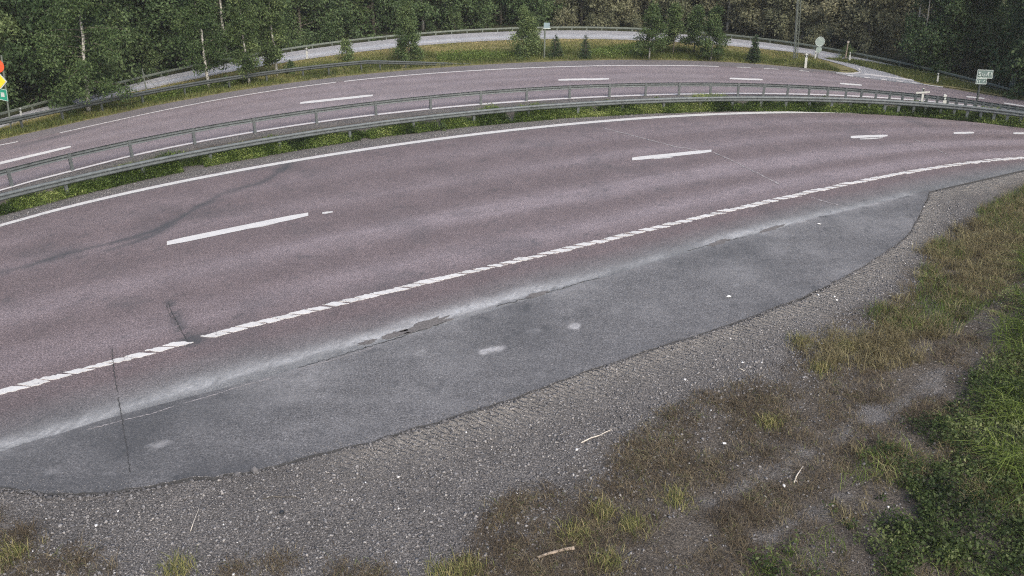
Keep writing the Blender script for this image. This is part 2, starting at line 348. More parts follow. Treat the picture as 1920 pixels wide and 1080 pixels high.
def road_attr(P, u):
    X, Y = P.T
    a = LE(X); b = RE(X); t = (a - Y) / (a - b)                        # 0 at the left line, 1 at the right line
    w = fbm(X, Y, .35) - .5
    st_ = fbm(X * .25 + 11, t * 26, 1.0, 4)                              # streaks running with the traffic
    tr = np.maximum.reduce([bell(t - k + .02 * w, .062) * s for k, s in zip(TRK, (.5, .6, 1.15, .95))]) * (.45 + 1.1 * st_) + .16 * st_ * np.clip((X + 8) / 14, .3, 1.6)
    tr = tr * np.clip(.72 + .022 * (X + 4), .6, 1.15)  # lens falloff painted in: polish colour weakened towards the left
    d = pdist(P, DUST); nz = fbm(X, Y, 3.0)
    along = np.clip(.35 + .9 * fbm(X + 40, Y, .5), 0, 1)
    dust = dust_band(P)
    tar_dark = bell(pdist(P + .5 * (fbm(X, Y, 1.2)[:, None] - .5), TARS), .12 + .25 * (fbm(X, Y, 1.6) - .4)) * (.35 + .7 * fbm(X + 5, Y, 3)) + bell(pdist(P, TARS2), .11) * .6 + 1.6 * bell(np.hypot(*(P - G(359, 638)).T), .24)
    tar_dark += .35 * np.clip((fbm(X * .6 + 60, Y * .6, 1.1) - .60) * 5, 0, 1) + .5 * np.clip((fbm(X + 31, Y + 12, 4.5) - .70) * 9, 0, 1)      # oil drips and old stains
    tar_dark += bell(pdist(P, GP([(318,565),(335,610),(350,636)])), .13) * .9 * (nz > .42)
    crack = 0 * X
    # grey, unpolished band between the right line and the lay-by
    s = SEAM(X); g = np.clip(1 - (Y - s) / np.maximum((b - s) * .9, .2), 0, 1) * np.clip((t - 1) * 12, 0, 1) * (Y < b)
    grey = np.clip(g * 1.3 - .15 + .5 * w, 0, 1) + bell(t, .02) * .5
    return dict(track=np.clip(tr * (t < 1.0) * (t > 0), 0, 1), dust=np.clip(dust, 0, 1), tar_dark=np.clip(tar_dark, 0, 1), crack=np.clip(crack, 0, 1), grey=np.clip(grey, 0, 1))
def xs(a, b, fine, lo=-14, hi=24, coarse=1.0):
    return np.unique(np.round(np.concatenate([np.arange(a, lo, coarse), np.arange(lo, hi, fine), np.arange(hi, b, coarse)]), 4))
XN = xs(-48, 52, .09)
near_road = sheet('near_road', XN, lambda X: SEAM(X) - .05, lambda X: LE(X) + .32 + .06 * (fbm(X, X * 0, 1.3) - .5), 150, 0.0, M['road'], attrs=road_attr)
tag(near_road, kind='structure')
# its broken right-hand edge where there is no lay-by
def edge_wall(name, X, yf, z0, z1, m, parent):
    Y = yf(X); n = len(X); V = np.concatenate([np.column_stack([X, Y, np.full(n, z1)]), np.column_stack([X, Y - .02, np.full(n, z0)])])
    i = np.arange(n - 1); return mk(name, V, np.stack([i, i + n, i + n + 1, i + 1], 1), m, parent)
XB = np.arange(-30, BAY.W[-1, 0] - .01, .05)
bay_edge = lambda X: BAY(X) + .12 * (fbm(X, X * 0 + 3, 1.1) - .5) + .09 * (fbm(X, X * 0 + 9, 4) - .5) + .05 * (fbm(X, X * 0 + 19, 11) - .5)
def bay_attr(P, u):
    X, Y = P.T; d = pdist(P, DUST); nz = fbm(X, Y, 3.0); along = np.clip(.35 + .9 * fbm(X + 40, Y, .5), 0, 1)
    dust = dust_band(P) + .55 * np.clip(fbm(X, Y, .7) - .48, 0, 1) + .35 * np.clip(fbm(X * .5, Y * 2, 1.4) - .55, 0, 1)
    for (x, y), r, s in (((918,657),.18,2.0),((1075,612),.14,1.5),((288,835),.15,1.3),((1000,622),.12,.3),((790,660),.1,.35),((100,885),.12,.3),((205,888),.07,.4),((1380,535),.05,.4),((1610,500),.12,.25),((960,672),.04,.6),((1150,585),.2,.15),((560,800),.25,.12)):
        c = G(x, y); q = (P - c); dust += s * np.clip(1.5 - (np.hypot(q[:, 0] * .75 - .25 * q[:, 1], q[:, 1] * 1.1) + .30 * (fbm(X, Y, 5) - .5)) / (r * .8), 0, 1) * np.clip(fbm(X + 7, Y, 12, 3) * 1.5, .2, 1)
    crack = bell(np.abs(Y - bay_edge(X)), .03) * .5 * (fbm(X, Y, 3) > .4)
    tar_dark = np.clip((fbm(X, Y, .45) - .48) * 1.9, 0, .5) + .5 * np.clip((fbm(X + 31, Y + 12, 4.5) - .68) * 8, 0, 1) + .85 * np.clip((-4.0 - X) / 5, 0, 1) * (.65 + 1.0 * (fbm(X, Y, 1.2) - .5)) + .30 * bell(Y - bay_edge(X), .45) * (fbm(X, Y, 1.5) > .45) + .75 * bell(d + .25 * (fbm(X, Y, 2) - .5), .10) * (fbm(X + 9, Y + 5, 1.1) > .60)  # tar stains, plus a darker tone towards the left end
    return dict(track=0 * X, dust=np.clip(dust, 0, 1), tar_dark=np.clip(tar_dark, 0, 1), crack=np.clip(crack, 0, 1), grey=0 * X)
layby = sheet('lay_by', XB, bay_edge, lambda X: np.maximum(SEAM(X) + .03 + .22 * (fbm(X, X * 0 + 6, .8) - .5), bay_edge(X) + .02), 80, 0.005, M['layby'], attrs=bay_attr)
tag(layby, kind='structure')
edge_wall('broken_edge', XB, bay_edge, -.07, .005, M['broken'], layby)
XR = np.arange(BAY.W[-1, 0] - .6, 52, .1)
edge_wall('broken_edge', XR, lambda X: SEAM(X) - .05, -.07, 0.0, M['broken'], near_road)

# gravel shoulder and verge below the lay-by
V_EDGE = GP([(2300,250),(1920,335),(1830,395),(1740,445),(1700,520),(1640,560),(1560,620),(1470,690),(1300,745),(1200,810),(1130,880),(960,925),(900,1000),(860,1090),(800,1250)])
V_POLY = np.concatenate([V_EDGE, GP([(2900,1400),(2900,240)])])
LV_POLY = GP([(-400,900),(-100,940),(40,975),(120,1010),(210,1050),(260,1110),(200,1300),(-500,1300)])
TYRE = [GP([(1330,940),(1430,890),(1530,840),(1640,770)]), GP([(1430,1010),(1530,950),(1580,920)]), GP([(1660,770),(1740,720),(1770,690)])]
def front_edge(X): return np.where(X < BAY.W[-1, 0], bay_edge(X), SEAM(X) - .05)
def verge_z(P):
    X, Y = P.T
    z = -.045 + .05 * (fbm(X, Y, .9) - .5) + .035 * (fbm(X, Y, 3.5) - .5)
    k = np.clip((front_edge(X) - Y) / .5, 0, 1)
    rag = -.022 + .022 * fbm(X, Y, 2.5) - .018 * np.clip(-X / 6, 0, 1)
    z = rag * (1 - k) + z * k
    return np.where(Y > front_edge(X) - .015, -.075, z)
def verge_attr(P, u):
    X, Y = P.T; s = np.where(inpoly(P, V_POLY), 1, -1) * pdist(P, V_EDGE); s2 = np.where(inpoly(P, LV_POLY), 1, -1) * pdist(P, np.vstack([LV_POLY, LV_POLY[:1]]))
    soil = np.clip(.5 + np.maximum(s, s2) * .8 + 1.1 * (fbm(X, Y, .8) - .5), 0, 1)
    for t in TYRE: soil = soil * (1 - .62 * bell(pdist(P, t) + .8 * (fbm(X, Y, 1.8) - .5), .24))
    e = front_edge(X) - Y
    dust = bell(e, .95) * np.clip((X - G(560, 860)[0]) / 2, 0, 1) * np.clip(.25 + 1.3 * fbm(X, Y, 1.4), 0, 1) + sum(.12 * bell(pdist(P, t) + .4 * (fbm(X, Y, 2) - .5), .15) for t in TYRE)
    return dict(soil=soil, dust=np.clip(dust, 0, 1))
shoulder = sheet('gravel_shoulder', xs(-30, 48, .07, -12, 17), lambda X: np.full(len(X), 4.0), lambda X: front_edge(X) + .12, 230, -.04, M['earth'], attrs=verge_attr, zfun=verge_z)
tag(shoulder, kind='structure')

# median, far road, grass island, slip road
median = sheet('median_strip', XN[::2], lambda X: LE(X) + .22, lambda X: FM(X) - .10, 26, -.012, M['earth'],
               attrs=lambda P, u: dict(soil=np.clip(1.5 * bell(u - .62, .3) - .45, 0, 1), dust=0 * u), zfun=lambda P: -.018 + .02 * fbm(P[:, 0], P[:, 1], 3))
tag(median, kind='structure')
TAR_F = [GP([(90,250),(95,262),(88,272),(92,282)]), GP([(70,285),(85,310),(60,325),(70,345)])]
CR_F = [GP([(655,160),(672,165),(690,172),(700,178)]), GP([(1150,133),(1190,140)]), GP([(1255,133),(1290,141)])]
def far_attr(P, u):
    X, Y = P.T; a = FL(X); b = FM(X); t = (a - Y) / (a - b); w = fbm(X, Y, .35) - .5
    tr = np.maximum.reduce([bell(t - k, .08) for k in (.15, .36, .63, .86)]) * .45 + .45 + .5 * (fbm(X * .3, t * 22, 1.0) - .5)
    rd = bell(t - .92, .12) * .0
    tar_dark = sum(bell(pdist(P, q), .20 + .1 * w) for q in TAR_F) * .75 + sum(bell(pdist(P, q), .04) for q in CR_F) * .6
    grey = np.clip((1 - np.clip((t + .02) / -.10, -1, 1)) * 0 + (t < -.02) * .45 + 1.2 * inpoly(P, JUNC), 0, 1)
    return dict(track=np.clip(tr * (t > 0) * (t < 1), 0, 1), dust=.15 * np.clip(w + .3, 0, 1), tar_dark=np.clip(tar_dark, 0, 1), crack=0 * X, grey=grey)
JUNC = GP([(1560,134),(1600,131),(1640,135),(1700,147),(1745,160),(1700,156),(1640,149),(1590,142)])
far_road = sheet('far_road', XN[::2], lambda X: FM(X) - .22, lambda X: FE(X) + .05 * (fbm(X, X * 0, 1.1) - .5), 60, 0.0, M['road'], attrs=far_attr)
tag(far_road, kind='structure')
XI = XN[::3]
island = sheet('grass_island', XI, lambda X: FE(X) - .05, lambda X: RL(X) + .05, 14, -.02, M['dryturf'], zfun=lambda P: -.03 + .02 * fbm(P[:, 0], P[:, 1], 1))
tag(island, kind='structure')
slip = sheet('slip_road', XI, RL, lambda X: RT(X) + .02, 16, .004, M['slip'], attrs=lambda P, u: dict(track=bell(u - .35, .15) * .5, dust=0 * u, tar_dark=0 * u, crack=0 * u, grey=0 * u))
tag(slip, kind='structure')
floor = sheet('forest_floor', XI, lambda X: RT(X) + .02, lambda X: RT(X) + 60, 10, -.02, M['floor'], zfun=lambda P: np.full(len(P), -.03))
tag(floor, kind='structure')
# link lane from the slip road to the far road
def poly_sheet(name, px, z, m, parent=None, grey=0):
    P = GP(px); n = len(P); o = mk(name, np.column_stack([P, np.full(n, z)]), [tuple(range(n))], m, parent)
    return o
link = poly_sheet('link_lane', [(1500,102),(1525,107),(1556,115),(1580,122),(1600,129),(1611,134),(1600,139),(1570,139),(1640,148),(1700,155),(1748,161),(1735,157),(1700,145),(1650,129),(1600,116),(1560,107),(1525,102)], .008, M['slip'])
tag(link, kind='structure')
nose = poly_sheet('gravel_nose', [(1440,119),(1500,126),(1560,130),(1600,133.5),(1606,131),(1594,127),(1570,120),(1545,113),(1520,108),(1500,112),(1470,117)], .009, M['dryturf']); tag(nose, kind='structure')

# ------------------------------------------------------------------ road markings (parts of the roads)
def stripe(name, px, tv, m, parent, z=.008, n=2):
    """painted strip through photo pixels, tv = its height in the photo"""
    px = np.asarray(px, float); tv = np.broadcast_to(np.asarray(tv, float), len(px))
    up = G(px[:, 0], px[:, 1] - tv / 2); dn = G(px[:, 0], px[:, 1] + tv / 2); k = len(px)
    V = np.concatenate([np.column_stack([up, np.full(k, z)]), np.column_stack([dn, np.full(k, z)])]); i = np.arange(k - 1)
    return mk(name, V, np.stack([i, i + k, i + k + 1, i + 1], 1), m, parent)
def ribbon(name, X, yf, w0, w1, z, m, parent):
    Y = yf(X); n = len(X); V = np.concatenate([np.column_stack([X, Y - w0, np.full(n, z)]), np.column_stack([X, Y + w1, np.full(n, z)])]); i = np.arange(n - 1)
    return mk(name, V, np.stack([i, i + 1, i + n + 1, i + n], 1), m, parent)
def dash(p, q, t0, t1, m, parent, z=.009):
    """one lane dash with softly rounded ends"""
    p = A(*p); q = A(*q); k = 9; f = np.linspace(0, 1, k); tv = t0 + (t1 - t0) * f; tv[0] *= .75; tv[-1] *= .7
    px = p + f[:, None] * (q - p); px[1:-1, 1] += R.normal(0, .12, k - 2)
    return stripe('lane_dash', px, tv, m, parent, z)
for p, q, a, b in (((313,456.5),(578,402),9.5,8.5), ((1185,298.5),(1334,283),6.6,5.8), ((1595,257.5),(1664,254.5),5,4), ((1788,250),(1826,249),3.6,3.4), ((1900,250),(1935,250.5),3.2,3.2), ((-560,665),(-330,600),13,12)):
    dash(p, q, a, b, M['paint_thick'], near_road)
# old dash remains
for px, tv in (([(604,400),(612,399),(624,397.5)], [2.5,4,2]), ([(470,428),(490,424.5),(520,418)], [1.2,2.4,1]), ([(1225,298),(1250,296),(1262,294.5)], [1,2,1]), ([(1612,261),(1635,260),(1655,258.5)], [1.5,2.2,1.2])):
    stripe('old_dash_remains', px, tv, M['paint_worn'], near_road, .007)
ribbon('left_edge_line', XN, LE, .17, .17, .008, M['paint'], near_road)
# right line: a row of separate, ragged profile blocks
arc = np.concatenate([[0], np.cumsum(np.hypot(*np.diff(RE.P, axis=0).T))]); gapX = G(359, 638)[0]
s = 0; nb = 0
xr0, xr1 = G(-120, 770)[0], G(1930, 295)[0]
while s < arc[-1]:
    c = np.array([np.interp(s, arc, RE.P[:, 0]), np.interp(s, arc, RE.P[:, 1])]); c2 = np.array([np.interp(s + .1, arc, RE.P[:, 0]), np.interp(s + .1, arc, RE.P[:, 1])])
    step = .40 if c[0] < 2 else .44
    s += step
    if not xr0 - 8 < c[0] < xr1 + 14 or abs(c[0] - gapX) < .17: continue
    d = (c2 - c) / .1; nrm = A(-d[1], d[0])
    L = step * (R.uniform(.36, .46) if c[0] < -1 else R.uniform(.30, .39)); w = R.uniform(.085, .125); sh = .13; c = c + nrm * R.normal(0, .012); pts = []
    ring = [(f, -1) for f in np.linspace(-1, 1, 8)] + [(1, f) for f in (-.4, .2)] + [(f, 1) for f in np.linspace(1, -1, 8)] + [(-1, f) for f in (.4, -.2)]
    for a, b_ in [(f * L, g_ * w) for f, g_ in ring]:
        pts.append(c + d * (a - sh * b_ / w * 1.0 + R.normal(0, .018)) + nrm * (b_ + R.normal(0, .013)))
    mb = MB(); mb.prism(pts, -.002, .010 + .004 * (nb % 3) * .3); mb.build('line_block', M['paint_thick'] if nb % 4 else M['paint'], near_road); nb += 1
def crack_strip(name, px, w, m, parent, z=.0095, sub=14, wob=.03):
    P = GP(px); t = np.linspace(0, len(P) - 1, sub * (len(P) - 1)); Q = np.column_stack([np.interp(t, np.arange(len(P)), P[:, i]) for i in (0, 1)]); Q += R.normal(0, wob, Q.shape) * .6
    d = np.gradient(Q, axis=0); d /= np.hypot(*d.T)[:, None] + 1e-9; nr = np.column_stack([-d[:, 1], d[:, 0]]); ww = np.clip(w * (.35 + 1.3 * R.random(len(Q))), .003, 1)[:, None] / 2; n = len(Q)
    V = np.concatenate([np.column_stack([Q - nr * ww, np.full(n, z)]), np.column_stack([Q + nr * ww, np.full(n, z)])]); i = np.arange(n - 1)
    return mk(name, V, np.stack([i, i + 1, i + n + 1, i + n], 1), m, parent)
crack_strip('crack', [(210,655),(213,690),(216,712),(220,735)], .013, M['broken'], near_road, .0135, wob=.012)
crack_strip('crack', [(222,745),(226,770),(231,800),(236,830),(241,862),(244,888)], .016, M['broken'], layby, .0095, wob=.014)
crack_strip('crack', [(316,568),(322,585),(332,604),(342,625),(352,640)], .014, M['broken'], near_road, wob=.014)
crack_strip('crack', [(312,572),(318,592),(330,600)], .010, M['broken'], near_road, wob=.014)
crack_strip('crack', [(1130,240),(1200,258),(1270,276),(1322,284)], .055, M['pale_crack'], near_road)
crack_strip('crack', [(1338,286),(1370,300),(1400,315),(1430,330),(1460,345)], .045, M['pale_crack'], near_road)
crack_strip('crack', [(1715,262),(1745,275),(1775,290)], .03, M['pale_crack'], near_road)
crack_strip('crack', [(1520,370),(1545,378),(1572,385)], .05, M['pale_crack'], near_road)
crack_strip('pale_scrape', [(165,806),(233,788),(285,776),(327,762)], .018, M['pale_crack'], layby, .0095, wob=.012)
crack_strip('pale_scrape', [(345,757),(400,741),(450,725),(510,709)], .018, M['pale_crack'], layby, .0095, wob=.012)
crack_strip('pale_scrape', [(560,693),(633,673),(700,652)], .014, M['pale_crack'], layby, .0095, wob=.012)
crack_strip('broken_seam', [(560,690),(620,672),(680,654),(740,636),(800,616),(850,598)], .022, M['broken'], layby, .0098, wob=.03)
crack_strip('broken_seam', [(930,575),(1000,556),(1060,539),(1120,522)], .02, M['broken'], layby, .0098, wob=.04)
crack_strip('broken_seam', [(1290,471),(1340,457),(1400,444)], .02, M['broken'], layby, .0098, wob=.04)
for (cx, cy), a, b in (((800,609),44,7),((742,627),26,5),((690,642),16,4),((1010,552),20,4),((1345,456),18,3.5),((1450,428),22,3)):
    k = 26; pts = []
    for i in range(k):
        q = 2 * math.pi * i / k; r_ = 1 + R.normal(0, .22); X_ = a * r_ * math.cos(q); pts.append(G(cx + X_, cy + b * r_ * math.sin(q) - .27 * X_))
    mb = MB(); n_ = len(pts); mb.add([(p[0], p[1], .0102) for p in pts], [tuple(range(n_))[::-1]]); mb.build('broken_patch', M['patch'], layby)
ribbon('inner_edge_line', XN[::2], FM, .13, .13, .006, M['paint_far'], far_road)
XF = XN[(XN < G(1565, 137)[0])]
ribbon('outer_edge_line', XF[XF < G(92, 250)[0] - .35], FL, .08, .08, .006, M['paint_far'], far_road)
ribbon('outer_edge_line', XF[(XF > G(105, 248)[0]) & (XF < G(632, 156)[0])], FL, .08, .08, .006, M['paint_far'], far_road)
ribbon('outer_edge_line', XF[(XF > G(640, 155)[0]) & (XF < G(1350, 126)[0])], FL, .09, .09, .006, M['paint_far'], far_road)
for a, b in ((1383,1412),(1430,1460),(1490,1510)):
    ribbon('outer_edge_line', np.linspace(G(a, 127)[0], G(b, 130)[0], 8), FL, .07, .07, .006, M['paint_worn'], far_road)
for p, q, a, b in (((-20,311),(133,275),5,4), ((563,193.5),(699,179),4.2,3.8), ((1047,150),(1142,148),3.4,3.2), ((1368,147.3),(1430,149.6),3,3), ((1575,156.6),(1616,160),2.8,2.6), ((1812,181.5),(1846,185),2.4,2.2), ((1882,193.5),(1925,200),2.4,2.2)):
    dash(p, q, a, b, M['paint_thick'], far_road, .008)
stripe('nose_line', [(1568,137.2),(1585,137.8),(1600,137.8),(1609,136.6),(1614,134.2),(1613,131),(1608,128)], [1.6,2,2.2,2.6,3.4,3.4,2.4], M['paint_far'], link, .013)
stripe('merge_line', [(1621,139.5),(1650,142.6),(1680,146.6),(1713,150.8)], 2.6, M['paint_far'], link, .013)
stripe('merge_line', [(1733,158.2),(1755,161.4),(1768,163)], 2.2, M['paint_far'], far_road, .010)
for x, y in ((1595,142.6),(1627,146),(1658,149.5),(1688,152.8),(1715,156)): stripe('give_way_dash', [(x - 6, y - .6), (x + 5, y + .6)], 2.0, M['paint_far'], far_road, .014)
ribbon('edge_line', XI, lambda X: RL(X) + .22 * (RT(X) - RL(X)), .05, .05, .009, M['paint_far'], slip)
XC = XI[XI < G(600, 92)[0]]
ribbon('centre_line', XC, lambda X: RL(X) + .60 * (RT(X) - RL(X)), .07, .07, .009, M['paint_far'], slip)

# ------------------------------------------------------------------ loose gravel
def stone_field(name, P, Z, size, v, m):
    n = len(P); base = A((1,0,0),(-1,0,0),(0,1,0),(0,-1,0),(0,0,.8),(0,0,-.6))
    F = np.array([(0,2,4),(2,1,4),(1,3,4),(3,0,4),(2,0,5),(1,2,5),(3,1,5),(0,3,5)])
    q = base[None] * R.uniform(.6, 1.25, (n, 6, 1)); q = q + R.normal(0, .18, (n, 6, 3)); a = R.random(n) * 6.28
    x = q[..., 0] * np.cos(a)[:, None] - q[..., 1] * np.sin(a)[:, None] * .75; y = q[..., 0] * np.sin(a)[:, None] + q[..., 1] * np.cos(a)[:, None] * .75
    V = np.stack([x, y, q[..., 2] * .7], -1) * size[:, None, None]; V[..., :2] += P[:, None]; V[..., 2] += Z[:, None] + size[:, None] * .2
    return mk(name, V.reshape(-1, 3), (F[None] + 6 * np.arange(n)[:, None, None]).reshape(-1, 3), m, attrs={'v': np.repeat(v, 6)})
gp = np.array([(-15, 7), (14, 7), (14, 28), (-15, 28)], float)
P = sample(gp, 230000); P = P[(P[:, 1] < front_edge(P[:, 0]) - .02)]
s1 = np.where(inpoly(P, V_POLY), 1, -1) * pdist(P, V_EDGE); keep = R.random(len(P)) < np.clip(.95 - s1 * .5, .18, 1) * np.clip(1.25 - (P[:, 1] - 12) / 18, .3, 1)
P = P[keep]; sz = R.lognormal(math.log(.0175), .45, len(P)); v = np.clip(R.beta(1.2, 1.25, len(P)) * .92, 0, 1); white = R.random(len(P)) < .0035; v[white] = R.uniform(.965, 1, white.sum()); sz[white] *= R.uniform(1.0, 1.9, white.sum())
big = R.random(len(P)) < .03; sz[big] *= R.uniform(1.5, 2.3, big.sum())
tag(stone_field('loose_gravel', P, verge_z(P), np.clip(sz, .005, .045), v, M['stones']), 'loose grey crushed stone with pale pebbles beside the lay-by', 'gravel', kind='stuff')
X = R.uniform(-11, 13.2, 2600); Y = bay_edge(X) + np.abs(R.normal(0, .16, len(X))) * (fbm(X, X * 0 + 4, .9) > .42); k = Y < SEAM(X) - .1; X, Y = X[k], Y[k]
tag(stone_field('spilled_grit', np.column_stack([X, Y]), np.full(len(X), .004), R.lognormal(math.log(.010), .4, len(X)), R.beta(2, 2, len(X)) * .9, M['stones']), 'grit spilled onto the lower edge of the grey lay-by', 'gravel', kind='stuff')
X = R.uniform(-11, 13.2, 2200); Y = bay_edge(X) - np.abs(R.normal(0, .045, len(X))); k = fbm(X, X * 0 + 14, 1.3) > .4; X, Y = X[k], Y[k]
tag(stone_field('edge_rubble', np.column_stack([X, Y]), np.full(len(X), -.03), R.lognormal(math.log(.022), .45, len(X)), R.beta(1.5, 4, len(X)) * .6, M['stones']), 'dark broken asphalt crumbs along the lay-by edge', 'rubble', kind='stuff')
X = R.uniform(-17, 26, 14000); Y = LE(X) + .30 + R.random(len(X)) ** 1.3 * .75
tag(stone_field('median_gravel', np.column_stack([X, Y]), np.full(len(X), -.01), R.lognormal(math.log(.016), .4, len(X)), R.beta(2, 2, len(X)) * .9, M['stones']), 'grey gravel edge between the white line and the median weeds', 'gravel', kind='stuff')

# ------------------------------------------------------------------ grass and weeds
def blades(name, P, Z, h, w, v, m, lean=.45, curl=.5, wind=None):
    n = len(P); a = R.random(n) * 6.283
    if wind is not None: a = wind + R.normal(0, .6, n)
    d = np.stack([np.cos(a), np.sin(a)], 1); f = a + R.normal(1.57, .7, n); e = np.stack([np.cos(f), np.sin(f)], 1)
    k = np.abs(R.normal(lean, lean * .5, n)) * h; z3 = lambda xy, z: np.column_stack([xy, z])
    b0 = z3(P - e * (w / 2)[:, None], Z); b1 = z3(P + e * (w / 2)[:, None], Z)
    m0 = z3(P + d * (k * .4)[:, None] - e * (w * .4)[:, None], Z + h * .6); m1 = z3(P + d * (k * .4)[:, None] + e * (w * .4)[:, None], Z + h * .6)
    t = z3(P + d * (k * (1 + curl * .4))[:, None], Z + h * (1 - curl * .25 * np.clip(k / h, 0, 1.5)))
    V = np.stack([b0, b1, m1, m0, t], 1).reshape(-1, 3); i = 5 * np.arange(n)[:, None]
    F = np.concatenate([i + np.array([[0, 1, 2]]), i + np.array([[0, 2, 3]]), i + np.array([[3, 2, 4]])])
    return mk(name, V, F, m, attrs={'v': np.repeat(v, 5)})
def leaves_arrays(P, L, Wd, up=.5, droop=None):
    n = len(P); a = R.normal(0, 1, (n, 3))
    if droop is not None: a[:, 2] -= droop
    a /= np.linalg.norm(a, axis=1)[:, None]
    nn = R.normal(0, 1, (n, 3)); nn[:, 2] += up * 3; b = np.cross(nn, a); b /= np.linalg.norm(b, axis=1)[:, None] + 1e-9
    c = np.cross(a, b)
    L = np.broadcast_to(L, n)[:, None]; Wd = np.broadcast_to(Wd, n)[:, None]
    V = np.stack([P, P + a * L * .45 + b * Wd * .5 + c * L * .10, P + a * L, P + a * L * .45 - b * Wd * .5 + c * L * .10], 1)
    return V.reshape(-1, 3)
def leaf_mesh(name, P, L, Wd, v, m, up=.5, droop=None, parent=None, link=True):
    n = len(P); V = leaves_arrays(P, L, Wd, up, droop); F = np.arange(4 * n).reshape(n, 4)
    return mk(name, V, F, m, parent, {'v': np.repeat(v, 4)}, link=link)
def clumps(poly, n, per, rad, keepf=None):
    c = sample(poly, n)
    if keepf is not None: c = c[keepf(c)]
    k = R.poisson(per, len(c)).clip(2); idx = np.repeat(np.arange(len(c)), k); r = rad * np.sqrt(R.random(len(idx)))*R.uniform(.5,1.2,len(c))[idx]; a = R.random(len(idx)) * 6.283
    return c[idx] + np.stack([r * np.cos(a), r * np.sin(a)], 1), idx, len(c)
vz = verge_z
# lush herbs at the lower right
Z_HERB = GP([(1960,640),(1880,650),(1820,700),(1780,765),(1690,800),(1600,860),(1565,940),(1530,1000),(1400,1065),(1250,1300),(2500,1300),(2500,640)])
P, idx, nc = clumps(Z_HERB, 9500, 18, .14, lambda c: (fbm(c[:, 0], c[:, 1], 1.3) > .34 + .16 * bell(pdist(c, Z_HERB), .6)) & (R.random(len(c)) < .45 + .55 * np.clip(pdist(c, Z_HERB) / 1.0, 0, 1)))
hc = R.uniform(.06, .30, nc)[idx] * (.55 + .9 * fbm(P[:, 0], P[:, 1], .8)); zz = vz(P) + hc * np.sqrt(R.random(len(P)))
vv = np.clip(.42 + (fbm(P[:, 0], P[:, 1], 1.1) - .5) * 1.5 + R.normal(0, .12, nc)[idx] + R.normal(0, .17, len(P)), 0, 1)
L = R.uniform(.03, .07, len(P)) * R.uniform(.6, 1.35, nc)[idx]
tag(leaf_mesh('herb_patch', np.column_stack([P, zz]), L, L * R.uniform(.45, .75, len(P)), vv, M['herb'], .55), 'dense broad-leaved green herbs covering the lower right corner', 'plants', kind='stuff')
# long grass swathes at the right edge
Z_LONG = GP([(1850,745),(1900,730),(2300,650),(2300,980),(1960,940),(1880,905),(1840,850)]); Z_LONG2 = GP([(1890,560),(1960,480),(2400,330),(2400,640),(1950,690),(1850,660)]); Z_LONG3 = GP([(1980,420),(2400,280),(2400,420),(1960,540),(1880,600),(1850,560)])
P = np.concatenate([sample(Z_LONG, 10000), sample(Z_LONG2, 17000), sample(Z_LONG3, 12000)]); P = P[(fbm(P[:, 0], P[:, 1], 1.2) > .43) & (R.random(len(P)) < .25 + .75 * np.clip((P[:, 0] - np.interp(P[:, 1], *GP([(1850,880),(1850,760),(1850,660),(1850,560),(1960,420)]).T[::-1])) / .9, 0, 1))]; n = len(P)
tag(blades('long_grass', P, vz(P), R.uniform(.15, .75, n) * (.4 + 1.1 * fbm(P[:, 0] + 2, P[:, 1], 1.3)), R.uniform(.007, .016, n), np.clip(fbm(P[:, 0], P[:, 1], 1.5) * 1.3 - .12 + R.normal(.05, .22, n), 0, 1), M['grass'], .8, 1.0, 3.6), 'long bright green grass leaning over at the right edge', 'grass', kind='stuff')
P = sample(Z_HERB, 14000); P = P[fbm(P[:, 0] + 30, P[:, 1], 1.1) > .5]; n = len(P)
tag(blades('verge_grass', P, vz(P), R.uniform(.08, .30, n), R.uniform(.006, .011, n), R.beta(2, 2, n), M['grass'], .7, .8), 'short green grass among the herbs at lower right', 'grass', kind='stuff')
# taller weeds with broad leaves among the grass on the right
ZW = GP([(1840,560),(1960,470),(2300,420),(2300,760),(1930,760),(1850,700)]); P, idx, nc = clumps(ZW, 330, 60, .17, lambda c: R.random(len(c)) < np.clip(pdist(c, ZW[[5, 0, 1]]) / 1.2, .08, 1))
zz = vz(P) + R.uniform(.25, .7, nc)[idx] * R.random(len(P)) ** .7; L = R.uniform(.04, .09, len(P))
tag(leaf_mesh('tall_verge_weeds', np.column_stack([P, zz]), L, L * R.uniform(.3, .5, len(P)), np.clip(R.normal(.5, .2, nc)[idx] + R.normal(0, .15, len(P)), 0, 1), M['herb'], .3), 'taller bright green weeds in the grass at the right edge', 'plants', kind='stuff')
# dry grass on the verge
Z_DRY = GP([(2300,265),(1930,345),(1850,385),(1780,430),(1725,470),(1722,540),(1660,560),(1600,605),(1490,640),(1470,690),(1560,690),(1660,700),(1760,660),(1830,590),(1880,560),(1960,500),(2300,390)])
P, idx, nc = clumps(Z_DRY, 4200, 26, .22, lambda c: (fbm(c[:, 0] + 4, c[:, 1], .8) > .33) & (R.random(len(c)) < np.clip((pdist(c, Z_DRY) + .9 * (fbm(c[:, 0], c[:, 1], 1.5) - .4)) / .75, .06, 1))); n = len(P)
tag(blades('dry_grass', P, vz(P), R.uniform(.10, .34, nc)[idx] * R.uniform(.6, 1.1, n), R.uniform(.006, .011, n), np.clip(R.random(nc)[idx] * .75 + R.normal(.12, .16, n), 0, 1), M['dry'], .75, .9), 'straw-coloured dry grass along the gravel on the right', 'grass', kind='stuff')
P = sample(Z_DRY, 30000); P = P[fbm(P[:, 0] + 14, P[:, 1], .7) > .54]; n = len(P)
tag(blades('mixed_grass', P, vz(P), R.uniform(.10, .32, n), R.uniform(.006, .010, n), R.beta(2, 2.5, n), M['grass'], .6, .8), 'thin green grass growing through the dry grass on the right', 'grass', kind='stuff')
